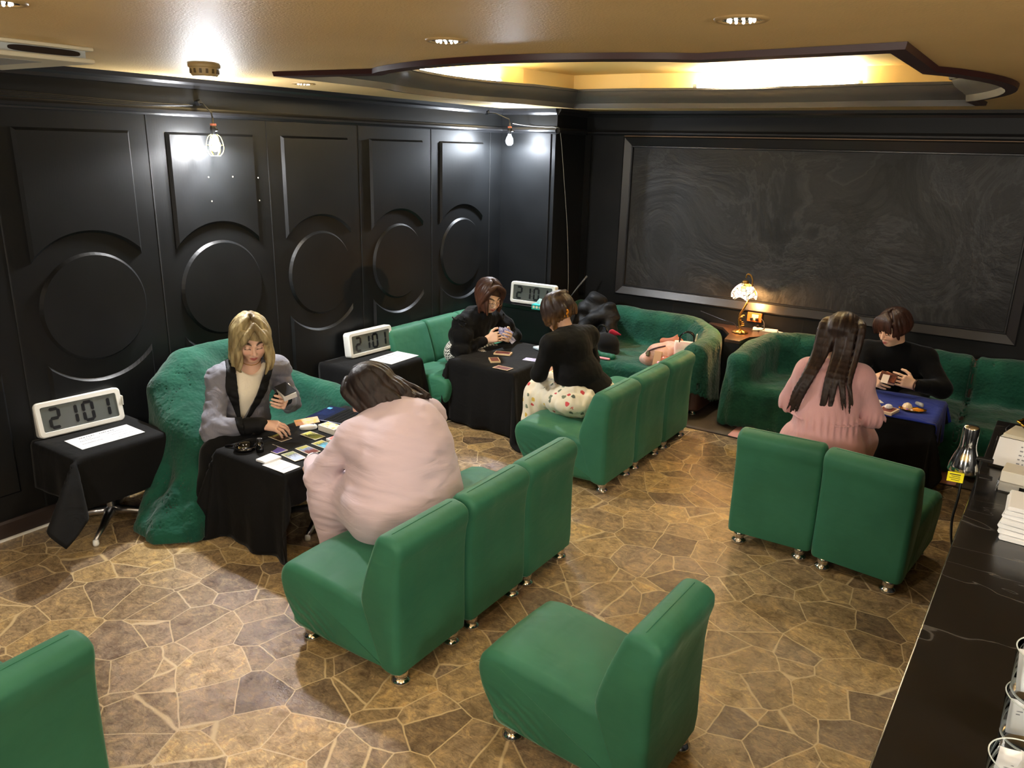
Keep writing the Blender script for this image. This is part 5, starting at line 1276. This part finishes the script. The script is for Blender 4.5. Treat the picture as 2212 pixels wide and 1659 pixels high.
F.disp(lambda X, Y, Z: .014 * a1(X, Y, Z) * np.clip((.76 - Z) / .1, 0, 1) + .008 * a2(X, Y, Z) + .008 * np.sin(150 * X + 60 * Y) * np.exp(-((Z - .72) / .05) ** 2) + .006 * (1 - 3 * np.abs(a1(X * .7, Y, Z * 2))) * np.clip((Z - .74) / .1, 0, 1))
F.ell(J['neck'] + np.array([0, .02, .085]), (.085, .085, .08), None, .008, True); plane_cut(F, (0, 0, .3), (0, 0, -1)); F.build('dress', PDRESS, t, 1, LOC)
F = Field((-1.2, 4.8, .68), (-.66, 5.35, .80), .005); F.ell((-.925, 4.965, .735), (.212, .186, .016), None, .0); F.disp(lambda X, Y, Z: .003 * np.sin(220 * X + 90 * Y)); F.build('waistband', PDRESS, t, 1, LOC)
b = MB(); b.tube([tuple(J['neck'] + np.array([.082 * math.cos(a), .07 * math.sin(a) + .005, -.004 + .012 * math.sin(a)]) - LOC) for a in [2 * PI * q / 30 for q in range(31)]], .015, 8); b.build('collar', Mat('white_pink_scarf', (232, 214, 210), .7).vary(40, (236, 220, 214), (214, 120, 140)).m, t, smooth=True)
F = Field((-1.22, 4.75, .66), (-.62, 5.35, 1.42), .0045)
hair(F, H, 60, lambda a: .10 if abs(a) < 1.4 else .14, flare=.006, tuck=.01, wave=.004, face=50, seed=31, rad=.0125, vol=1.04, k=.008)
rnd = random.Random(5)
for gx, dirx, ln, cnt in ((-.05, -.13, .40, 12), (.03, -.01, .43, 11), (.065, .07, .34, 6)):
    for i in range(cnt):
        x0 = gx + rnd.uniform(-.03, .03); e = rnd.uniform(.85, 1.05) * ln; tx = -.93 + x0 + dirx * 1.0 + rnd.uniform(-.012, .012)
        pts = spline([H.p(x0 * .9, -.05, .085), H.p(x0 * 1.25, -.10, .03), (-.93 + x0 * 1.15 + dirx * .25, 4.985, 1.12), (-.93 + x0 + dirx * .5, 4.885, 1.0), (-.93 + x0 + dirx * .8, 4.85, 1.16 - e * .72), (tx, 4.845, 1.17 - e)], 4)
        F.chain([tuple(q) for q in pts], [.020 - .0165 * (j / (len(pts) - 1)) ** 1.3 for j in range(len(pts))], .007)
finish_hair(F, H, 'hair', hair_mat('long_dark_hair', (58, 42, 34), (30, 21, 18), .3), t, LOC, (62, 46, 36), (54, 38, 31))

# ---- woman in black turtleneck
B0 = (-.76, 6.82, 0); t = person('seated woman with short brown hair in a black turtleneck facing the camera, holding a deck', B0); LOC = np.array(B0, float)
J = pose(f=(-.2, -1, 0), pel=(-.75, 6.90, .48), waist=(-.755, 6.85, .60), chest=(-.775, 6.76, .72), neck=(-.80, 6.67, .875), shL=(-.59, 6.73, .80), shR=(-1.0, 6.68, .805),
         elL=(-.43, 6.58, .62), wrL=(-.60, 6.38, .665), elR=(-1.04, 6.50, .61), wrR=(-.905, 6.36, .67), w=.40, d=.27, knL=(-.62, 6.50, .44), knR=(-.92, 6.5, .44), anL=(-.62, 6.45, .06), anR=(-.92, 6.45, .06))
H = Head((-.835, 6.595, 1.03), (-.52, -.74, -.36), 1.14)
F = body(J, H, {'R': dict(d=(.78, -.40, -.10), t=(.2, .2, .95), n=(.3, .8, .2), curl=(30, 32, 20)), 'L': dict(d=(-.78, -.38, .28), t=(-.2, .1, .9), n=(-.2, .6, -.7), curl=(22, 26, 20))}, (-1.25, 6.15, 0), (-.3, 7.15, 1.2))
finish_body(F, H, t, LOC, skin=(232, 190, 158), lip=(190, 110, 100))
F = Field((-1.3, 6.2, .34), (-.25, 7.2, .99), .006); torso(F, J, .022); arms(F, J, .078, .074, .05, .9)
F.cone(J['neck'] + np.array([0, .0, -.04]), J['neck'] + np.array([-.012, -.012, .028]), .068, .062, .03); folds(F, 61, .006, (24, 24, 20))
F.ell(J['neck'] + np.array([-.012, -.012, .085]), (.066, .066, .05), None, .006, True); plane_cut(F, (0, 0, .41), (0, 0, -1)); F.build('sweater', fabric('black_knit', (8, 8, 9), (12, 12, 13), 80, .3, .95, .08, .15, 10), t, 1, LOC)
F = Field((-1.2, 6.2, 0), (-.35, 7.2, .62), .009)
for q in 'LR': F.cone(J['hip' + q], J['kn' + q], .12, .09, .06); F.cone(J['kn' + q], J['an' + q], .09, .07, .03)
F.ell(J['pel'], (.21, .16, .12), None, .05); plane_cut(F, (0, 0, .04), (0, 0, -1)); F.build('trousers', fabric('black_trouser_cloth', (15, 15, 17), (19, 19, 21), 60, .2), t, 1, LOC)
F = Field((-1.1, 6.35, .80), (-.58, 6.9, 1.24), .0042)
hair(F, H, 64, .05, flare=.006, tuck=.03, wave=.004, face=58, bang=None, seed=41, rad=.012, vol=1.04, k=.007)
for i in range(9):
    x0 = -.05 + .0125 * i; lock(F, [H.p(.02, .02, .112), H.p(x0 * 1.0 + .012, .056, .092), H.p(x0 * 1.25 + .012, .075, .060), H.p(x0 * 1.38 + .013, .082, .030), H.p(x0 * 1.42 + .013, .0825, .008 - .018 * (i > 5) - .007 * (i % 3))], [.012, .013, .012, .009, .003], .010)
for q in (-1, 1): lock(F, [H.p(q * .07, .05, .07), H.p(q * .08, .045, .01), H.p(q * .078, .04, -.05)], [.016, .016, .007], .006)
finish_hair(F, H, 'hair', hair_mat('short_brown_hair', (70, 42, 32), (40, 24, 19), .32), t, LOC, (54, 34, 26), (84, 50, 38))
MB().tube([tuple(J['wrL'] + np.array([.012 * math.cos(a) + .012, .037 * math.cos(a), .037 * math.sin(a)]) - LOC) for a in [2 * PI * q / 24 for q in range(25)]], .006, 6).build('bracelet', Mat('dark_bead', (92, 62, 48), .3).m, t)
m = Mat('dark_card_face', (66, 30, 26), .35); m.vary(30, (40, 22, 20), (120, 60, 40))
o = MB().box((0, 0, 0), (.115, .07, .03)).build('card_deck', m.m, bevel=.003); o.location = (-.775, 6.30, .712); o.rotation_euler = (R(62), R(6), R(-8)); tag(o, 'dark card deck cradled between the hands of the short-haired woman', 'card deck')
card_obj('card tipped forward from the deck of the short-haired woman', (-.79, 6.268, .705), R(-8), Mat('pale_card', (226, 208, 190), .4).m, R(55), 0, (.05, .07))
# ------------------------------------------------------------------ things on the tables
def tarot(a, b_, c_):
    m = Mat('tarot_face', a, .35); co = m.co((1, 1, 1), kind='Generated')
    sx = m.n('ShaderNodeSeparateXYZ'); m.l(co, sx.inputs[0])
    n = m.noise(7, co, 4, .6, 1.0)
    f = m.math('ADD', sx.outputs[0], m.math('MULTIPLY', n, .9))
    k = m.ramp(f, [(.45, a), (.72, a), (.78, c_), (.92, b_), (1.1 / 1.2, c_), (1, b_)])
    e = m.math('MULTIPLY', m.math('LESS_THAN', m.math('ABSOLUTE', m.math('SUBTRACT', sx.outputs[0], .5)), .46), m.math('LESS_THAN', m.math('ABSOLUTE', m.math('SUBTRACT', sx.outputs[1], .5)), .44))
    m.color(m.mixc(e, (222, 216, 196), k)); return m.m
OLIVE = (176, 170, 84)
TG2 = 'tarot cards laid out on the black cloth'
z = .5655
card_obj('dark tarot card under the reaching hand of the blonde woman', (-3.66, 2.945, z), R(-3), tarot(OLIVE, (40, 26, 20), (110, 70, 40)), group=TG2)
card_obj('olive and violet tarot card nearest the ashtray', (-3.528, 2.80, z), R(-3), tarot(OLIVE, (84, 72, 170), (50, 34, 26)), group=TG2)
card_obj('pale blue tarot card nearest the table corner sheet', (-3.354, 2.793, z), R(-8), tarot((150, 160, 110), (190, 206, 232), (64, 60, 96)), group=TG2)
card_obj('tarot card with red-brown and blue picture in the middle of the spread', (-3.366, 2.908, z), R(-6), tarot(OLIVE, (110, 52, 40), (120, 166, 216)), group=TG2)
card_obj('tarot card with bright sky blue picture beside the pink sleeve', (-3.352, 3.025, z), R(-3), tarot(OLIVE, (110, 190, 226), (52, 52, 52)), group=TG2)
card_obj('yellow-green tarot card with black figure nearest the white box', (-3.525, 3.09, z), R(-3), tarot((186, 184, 84), (150, 156, 80), (34, 32, 26)), group=TG2)
t = thing('card_box', 'open white card box with gold pattern on top, next to the laptop', 'box', (-3.495, 3.217, .563), R(-2))
MB().b2((-.075, -.042, 0), (.075, .042, .038)).build('box', WHITEP, t, bevel=.002)
m = Mat('cream_gold_print', (240, 226, 190), .4); m.vary(38, (244, 234, 206), (216, 178, 70), None, 3, .46, .56)
MB().b2((-.066, -.034, .038), (.066, .034, .0395)).build('printed_lid', m.m, t)
t = thing('card_deck', 'small deck with red patterned back by the pink sleeve', 'card deck', (-3.335, 3.115, .563), R(-4))
MB().b2((-.055, -.042, 0), (.055, .042, .018)).build('deck', PAPER, t, bevel=.002)
MB().b2((-.05, -.037, .018), (.05, .037, .0192)).build('printed_back', Mat('red_print', (226, 120, 110), .4).vary(60, (236, 220, 214), (206, 70, 64), None, 3).m, t)
t = thing('computer_mouse', 'white computer mouse between the pink card and the laptop', 'mouse', (-3.645, 3.165, .562), R(50))
b = MB(); rs = []
for z_, s_ in ((0, .92), (.008, 1), (.018, .95), (.026, .75), (.031, .4)):
    rs.append([(.056 * s_ * math.copysign(abs(math.cos(a)) ** .8, math.cos(a)) - .006 * (1 - s_), .032 * s_ * math.copysign(abs(math.sin(a)) ** .8, math.sin(a)), z_) for a in [2 * PI * k / 32 for k in range(32)]])
b.rings(rs).build('shell', WHITEP, t, smooth=True)
MB().b2((.012, -.003, .0265), (.034, .003, .034)).build('wheel', GREYINK, t, bevel=.002)
# laptop, hinge towards +x
t = thing('laptop', 'dark navy laptop with black keyboard at the far end of the tarot table', 'laptop', (-3.62, 3.43, .562), R(10))
NAVYPL = plain('navy_plastic', (20, 30, 62), .3)
MB().b2((-.19, -.135, .004), (.13, .135, .02)).build('base', NAVYPL, t, bevel=.004)
MB().b2((-.165, -.05, .0202), (-.085, .05, .0208)).build('touchpad', plain('touchpad_navy', (28, 40, 78), .25), t)
MB().b2((-.175, .07, .0202), (-.145, .1, .021)).build('sticker', plain('blue_sticker', (90, 170, 230), .4), t)
MB().b2((-.055, -.125, .0195), (.115, .125, .0207)).build('key_bed', plain('key_bed', (64, 70, 84), .4), t)
kb = None
for r_ in range(5):
    for c_ in range(13):
        kk = MB().b2((-.0135, -.0085, 0), (.0135, .0085, .003)).build('key', BLACKPL, t) if kb is None else kb.copy()
        if kb is None: kb = kk
        else: COL.objects.link(kk)
        kk.parent = t; kk.location = (-.036 + r_ * .033, -.115 + c_ * .0192, .0207)
lid = MB().b2((-.004, -.135, 0), (.004, .135, .19)).build('lid', NAVYPL, t, bevel=.003); lid.location = (.135, 0, .018); lid.rotation_euler = (0, R(42), 0)
sc = MB().b2((-.0046, -.12, .015), (-.0042, .12, .175)).build('display', plain('dark_display', (24, 26, 30), .15), lid)
# sheet at corner, slips, ashtray, vial, strap
t = thing('flyer', 'white leaflet at the near corner of the tarot table', 'paper', (-3.302, 2.657, .5635), R(-1))
MB().b2((-.092, -.058, 0), (.092, .058, .0012)).build('paper', PAPER, t)
b = MB()
for k in range(6): b.b2((-.075 + .009 * k, -.045, .0012), (-.073 + .009 * k, .03 + .012 * (k % 2), .0016))
b.b2((.045, -.03, .0012), (.048, .03, .0016)); b.build('print', GREYINK, t)
for k, (dx, l) in enumerate(((0, 'lower white slip stack beside the leaflet, nearest the ashtray'), (.042, 'upper white slip stack tucked against the leaflet'))):
    o = MB().b2((-.022, -.056, 0), (.022, .056, .012)).build('paper_slips', PAPER, bevel=.001); o.location = (-3.452 + dx, 2.675, .5635); o.rotation_euler.z = R(4 - 6 * k); tag(o, l, 'paper', 'white slip stacks on the tarot table')
BGLASS = plain('black_glass', (8, 8, 9), .06, 0, .8)
t = thing('ashtray', 'round black glass ashtray on the tarot table', 'ashtray', (-3.655, 2.69, .562))
MB().lathe([(0, .004), (.045, .004), (.05, .014), (.062, .03), (.068, .03), (.064, .01), (.05, 0), (0, 0)], n=36).build('bowl', BGLASS, t, smooth=True)
MB().lathe([(.049, .006), (.052, .0095), (.049, .01)], n=30, caps=False).build('rim_glint', CHROME, t)
t = thing('glass_vial', 'slim dark glass vial standing beside the ashtray', 'bottle', (-3.56, 2.72, .562))
MB().lathe([(0, 0), (.021, 0), (.022, .004), (.022, .06), (.015, .066), (.014, .072)], n=20).build('bottle', BGLASS, t, smooth=True)
MB().lathe([(.016, .07), (.016, .085), (.012, .088), (0, .088)], n=16).build('stopper', BLACKPL, t)
tag(MB().tube(spline([(-3.79, 2.655, .566), (-3.76, 2.66, .575), (-3.725, 2.675, .578), (-3.70, 2.69, .59)], 5), .009, 8).build('fountain_pen', BLACKGL, smooth=True), 'black pen resting on the ashtray edge at the table corner', 'pen')
# table with red cards
def redback(fade=False):
    m = Mat('red_card_back', (104, 30, 34), .3); co = m.co((1, 1, 1), kind='Generated'); sx = m.n('ShaderNodeSeparateXYZ'); m.l(co, sx.inputs[0])
    e = m.math('MULTIPLY', m.math('LESS_THAN', m.math('ABSOLUTE', m.math('SUBTRACT', sx.outputs[0], .5)), .44), m.math('LESS_THAN', m.math('ABSOLUTE', m.math('SUBTRACT', sx.outputs[1], .5)), .40))
    sp = m.ramp(m.noise(30, co, 2), [(.62, (100, 26, 30)), (.68, (190, 140, 90))]); m.color(m.mixc(e, (226, 196, 150), sp)); return m.m
RB = redback()
RG = 'dark red cards on the black cloth'
card_obj('dark red pack lying farthest back, under the hands of the woman in glasses', (-3.74, 5.475, .573), R(20), RB, size=(.15, .09), th=.014, group=RG, name='card_pack', cat='card pack')
card_obj('dark red pack in the middle of the three red ones, lying squarely', (-3.668, 5.243, .573), R(-46), RB, size=(.13, .085), th=.015, group=RG, name='card_pack', cat='card pack')
card_obj('dark red card nearest the front edge of the black cloth', (-3.487, 5.108, .566), R(0), RB, size=(.15, .09), group=RG)
card_obj('pale violet card lying in front of the woman in the floral skirt', (-3.445, 5.475, .567), R(10), Mat('pale_violet_card', (206, 206, 226), .4).vary(40, (222, 222, 236), (160, 150, 206)).m, size=(.13, .09))
t = thing('tissue_pack', 'pocket tissue pack at the far edge of the table beside the black jacket', 'tissue pack', (-3.58, 5.83, .563), R(-20))
MB().b2((-.06, -.04, 0), (.06, .04, .024)).build('pack', plain('pale_blue_wrap', (196, 216, 228), .4), t, bevel=.01)
MB().b2((-.045, -.008, .0235), (.045, .008, .026)).build('flap', WHITEP, t, bevel=.001)
# navy table
t = thing('card_deck', 'boxed deck with a white crystal on top, on the navy cloth', 'card deck', (-.69, 5.875, .567), R(-12))
MB().b2((-.055, -.075, 0), (.055, .075, .022)).build('deck', plain('cream_card', (230, 206, 180), .5), t, bevel=.002)
MB().b2((-.042, -.06, .022), (.042, .06, .0232)).build('printed_back', plain('brown_red_print', (128, 62, 52), .4), t)
o = MB().lathe([(0, 0), (.024, .002), (.03, .012), (.022, .026), (.01, .032), (0, .033)], n=9).build('crystal', plain('milky_crystal', (236, 232, 230), .25), auto=10); o.location = (-.69, 5.89, .5905); tag(o, 'white crystal resting on the boxed deck', 'crystal')
t = thing('scallop_dish', 'gold rimmed oval dish holding a shell and small stones on the navy cloth', 'dish', (-.55, 6.02, .567), R(12))
b = MB(); rs = []
for r_, z_ in ((0, .003), (.05, .003), (.07, .008), (.088, .017), (.091, .015), (.07, .003), (0, 0)):
    rs.append([(r_ * 1.0 * (1 + .05 * math.sin(12 * a) * (r_ > .06)) * math.cos(a), r_ * .62 * (1 + .05 * math.sin(12 * a) * (r_ > .06)) * math.sin(a), z_ + (.002 * math.sin(12 * a) if r_ > .06 else 0)) for a in [2 * PI * k / 60 for k in range(60)]])
b.rings(rs).build('dish', GOLD, t, smooth=True)
SHELL = plain('pearl_shell', (236, 214, 176), .3)
o = MB().lathe([(0, .004), (.03, .008), (.034, .024), (.026, .042), (.01, .052), (0, .053)], n=14).build('shell', SHELL, auto=20); o.location = (-.585, 6.02, .568); tag(o, 'round pearly shell on the left of the gold dish', 'shell')
o = MB().tube([(-.035, 0, .012), (0, 0, .016), (.04, .005, .014)], [.008, .014, .01], 10).build('amber_point', Mat('amber_stone', (226, 152, 40), .2).m, smooth=True); o.location = (-.52, 6.01, .569); tag(o, 'amber stone point lying on the gold dish', 'stone')
for k, (dx, dy, col, l) in enumerate(((-.03, -.035, (170, 120, 200), 'violet pebble at the front rim of the gold dish'), (.0, -.03, (236, 220, 210), 'pale pebble in the middle front of the gold dish'), (-.06, -.01, (150, 60, 50), 'dark red pebble at the left rim of the gold dish'))):
    o = MB().lathe([(0, -.008), (.009, -.004), (.01, .003), (0, .008)], n=9).build('pebble', plain('pebble', col, .25), smooth=True); o.location = (-.55 + dx, 6.02 + dy, .581); tag(o, l, 'stone', 'pebbles in the gold dish')
o = MB().tube([(0, 0, .012), (.04, -.08, .026), (.05, -.1, .02)], [.014, .016, .006], 8).build('feather_wand', plain('silver_grey', (166, 164, 158), .35), smooth=True); o.location = (-.545, 6.2, .568); tag(o, 'small silver-grey wand lying behind the gold dish', 'wand')
card_obj('picture card peeping out beside the pink sleeve on the navy cloth', (-.83, 6.08, .569), R(30), tarot((70, 40, 34), (230, 220, 206), (110, 60, 40)))

# ------------------------------------------------------------------ bar counter at the right edge
t = thing('bar_counter', 'long black marbled bar counter along the right edge', 'counter', (.3, 2.6, 0), R(-1.6))
MB().b2((-.38, -2.1, .955), (.55, 2.04, .995)).build('worktop', MARBLE, t, bevel=.004)
MB().b2((-.28, -2.05, .06), (.5, 1.98, .955)).build('front_panel', BLACKP, t)
MB().b2((-.25, -2.0, 0), (.48, 1.95, .06)).build('plinth', BLACKPL, t)
ZB = .996
GLASS = thin_glass('clear_glass', (.93, .95, .95))
def tumbler(x, y, z0, label, seed):
    t = thing('glass_tumbler', label, 'glass', (x, y, z0), 0, 'glass tumblers holding paper slips')
    MB().lathe([(.0, .0), (.056, .0), (.062, .003), (.063, .012), (.069, .118)], n=40, caps=False).build('glass', GLASS, t, smooth=True)
    MB().tube([(.069 * math.cos(a), .069 * math.sin(a), .118) for a in [2 * PI * k / 40 for k in range(41)]], .0016, 6).tube([(.060 * math.cos(a), .060 * math.sin(a), .006) for a in [2 * PI * k / 40 for k in range(41)]], .003, 6).build('rim', plain('glass_edge', (206, 214, 214), .08, 0, .8), t, smooth=True)
    return t
def slip(x, y, z0, rz, rx, ry, label, sz=(.055, .09)):
    t = thing('paper_slip', label, 'paper slip', (x, y, z0), 0, 'paper slips in the tumblers'); t.rotation_euler = (rx, ry, rz)
    v = [(a, .004 * math.sin(b_ * 50) + .002 * math.sin(a * 90), b_) for b_ in [sz[1] * i / 6 for i in range(7)] for a in [sz[0] * (j / 4 - .5) for j in range(5)]]
    o = obj('paper', v, [(i * 5 + j, i * 5 + j + 1, i * 5 + j + 6, i * 5 + j + 5) for i in range(6) for j in range(4)], PAPER, t, True); k = o.modifiers.new('s', 'SOLIDIFY'); k.thickness = .0008
    b = MB()
    for q in range(4): b.b2((-.016, -.0012 - .004 * math.sin(0), .05 + .008 * q), (-.016 + .008 + .005 * (q % 3), .0, .052 + .008 * q))
    b.build('print', GREYINK, o)
    return t
tumbler(.19, 1.95, ZB, 'lower tumbler of the stacked pair by the right edge, slips inside', 1)
tumbler(.19, 1.95, ZB + .12, 'upper tumbler of the stacked pair by the right edge, label slip on its rim', 2)
tumbler(.17, 1.70, ZB, 'single tumbler at the bottom right corner of the photo, full of slips', 3)
names = {0: ('lower stacked tumbler', .19, 1.95, ZB), 1: ('upper stacked tumbler', .19, 1.95, ZB + .12), 2: ('corner tumbler', .17, 1.70, ZB)}
rnd = random.Random(4)
spots = (('leftmost slip in the %s', -.03, 10), ('middle slip in the %s', .0, 95), ('rightmost slip in the %s', .028, 40), ('slip tilted across the back of the %s', .01, 150))
for k, (nm, x, y, z0) in names.items():
    for j, (lb, dx, rz) in enumerate(spots):
        slip(x + dx * .7, y + rnd.uniform(-.02, .02), z0 + .014, R(rz), R(rnd.uniform(-8, 8)), R(rnd.uniform(-10, 10)), lb % nm, (.062, .09 if k == 0 else .105))
# folded leaflets in a leaning pile
rnd = random.Random(7)
for k in range(7):
    z0 = ZB + .018 * k
    o = MB().rings([[(-.11, y, 0), (.12, y, 0), (.12, y, .012), (-.11, y, .016), (-.115, y, .008)] for y in (-.09, .09)]).build('folded_leaflet', PAPER, bevel=.001)
    o.location = (.185 + rnd.uniform(-.008, .008), 3.18 + rnd.uniform(-.008, .008) + .004 * k, z0); o.rotation_euler.z = R(rnd.uniform(-4, 4) - 4)
    tag(o, ('bottom', 'second from the bottom', 'third from the bottom', 'middle', 'third from the top', 'second from the top', 'topmost')[k] + (' folded white leaflet of the pile on the counter' if k != 3 else ' folded white leaflet, fourth in the pile on the counter'), 'leaflet', 'folded leaflets piled on the counter')
o = MB().b2((.06, -.03, .0172), (.085, -.015, .018)).build('red_print', plain('red_print2', (220, 110, 96), .5)); o.parent = bpy.data.objects['folded_leaflet.006']
# acrylic box with a block of cards, acrylic sign
ACR = thin_glass('clear_acrylic', (.92, .94, .97))
t = thing('card_stack', 'thick stack of white cards in a clear holder on the counter', 'card stack', (.115, 3.64, ZB), R(-6))
MB().b2((-.075, -.06, .004), (.075, .06, .09)).build('cards', Mat('card_edges2', (222, 218, 206), .7).vary(3, (206, 202, 190), (232, 230, 220), None).m, t, bevel=.002)
MB().b2((-.083, -.068, 0), (.083, .068, .045)).build('holder', ACR, t, bevel=.002)
t = thing('acrylic_sign', 'clear acrylic stand with a printed white notice on the counter', 'sign', (.13, 3.86, ZB), R(-8))
o = MB().b2((-.15, -.004, 0), (.15, .004, .15)).build('plate', ACR, t, bevel=.001); o.rotation_euler.x = R(-38)
p = MB().b2((-.14, -.0062, .012), (.14, -.0042, .146)).build('notice', PAPER, t); p.rotation_euler.x = R(-38)
b = MB(); rnd = random.Random(2)
for q in range(5):
    x = -.05
    while x < .12:
        L_ = rnd.uniform(.006, .013); b.b2((x, -.0066, .035 + .02 * q), (x + L_, -.0062, .041 + .02 * q)); x += L_ + rnd.uniform(.003, .008)
b.build('print', GREYINK, p)
t = thing('card_tray', 'black tray of printed cards on the counter between leaflets and notice', 'tray', (.19, 3.66, ZB), R(-6))
MB().b2((-.075, -.09, 0), (.075, .09, .006)).b2((-.075, -.09, 0), (-.067, .09, .035)).b2((.067, -.09, 0), (.075, .09, .035)).b2((-.075, -.09, 0), (.075, -.082, .035)).b2((-.075, .082, 0), (.075, .09, .035)).build('tray', BLACKPL, t)
MB().b2((-.062, -.078, .006), (.062, .078, .028)).build('cards', plain('cream_cards', (226, 216, 196), .6), t, bevel=.001)
t = thing('booklet', 'pile of white booklets at the far end of the counter', 'booklet', (.09, 4.37, ZB), R(-14))
MB().b2((-.065, -.1, 0), (.1, .1, .022)).build('pages', PAPER, t, bevel=.002)
MB().b2((-.055, -.09, .022), (.09, .09, .04)).build('upper_pages', plain('cream_pages', (226, 220, 200), .6), t, bevel=.002)
t = thing('gold_trimmed_plate', 'black bowl with scalloped gold rim on the white booklets', 'bowl', (.15, 4.36, ZB + .041))
b = MB(); rs = []
for r_, z_ in ((0, .004), (.04, .004), (.085, .05), (.08, .05), (.035, .0), (0, 0)): rs.append([(r_ * (1 + .06 * math.cos(8 * a) * (r_ > .05)) * math.cos(a), r_ * (1 + .06 * math.cos(8 * a) * (r_ > .05)) * math.sin(a), z_) for a in [2 * PI * k / 48 for k in range(48)]])
b.rings(rs).build('bowl', BLACKGL, t, smooth=True)
MB().tube([(.084 * (1 + .06 * math.cos(8 * a)) * math.cos(a), .084 * (1 + .06 * math.cos(8 * a)) * math.sin(a), .051) for a in [2 * PI * k / 64 for k in range(65)]], .005, 8).build('rim', GOLD, t, smooth=True)
tag(MB().tube(spline([(.02, 4.33, ZB + .003), (.03, 4.42, ZB + .004), (.022, 4.5, ZB + .003), (.035, 4.58, ZB + .003)], 5), .0022, 6).build('chain', ALU, smooth=True), 'fine silver chain lying at the far end of the counter', 'chain')
# chrome clip lamp hanging over the edge, yellow tag
t = thing('clip_lamp', 'shiny chrome bell-shaped clip lamp hanging over the counter edge', 'lamp', (-.10, 3.60, 1.045))
MB().lathe([(.058, 0), (.06, .004), (.057, .03), (.045, .07), (.034, .10), (.031, .12), (.031, .19), (.027, .2), (.012, .203), (0, .203)], n=40).build('reflector', CHROME, t, smooth=True)
MB().lathe([(0, .02), (.05, .0), (.055, .002)], n=30, caps=False).build('inside', BLACKPL, t, smooth=True)
b = MB(); b.b2((.03, -.012, .06), (.1, .012, .075)); b.b2((.06, -.02, -.012), (.11, .02, -.004)); b.b2((.05, -.02, -.06), (.058, .02, .07)); b.build('clip', BLACKPL, t, bevel=.003)
b = MB(); b.box((-.02, -.064, -.012), (.06, .002, .042), rz=.1); tg_ = b.build('warning_tag', plain('yellow_tag', (240, 226, 20), .5), t)
b = MB()
for q in range(4): b.box((-.022 + .003 * (q % 2), -.0655, .0 - .008 * q), (.04 - .008 * (q % 2), .0006, .0022 if q else .004), rz=.1)
b.build('print', INK, tg_)
MB().tube(spline([(.0, -.03, .01), (.004, -.05, -.1), (.0, -.06, -.22), (.03, -.06, -.34), (.12, -.04, -.40)], 6), .005, 8).build('cord', BLACKPL, t, smooth=True)
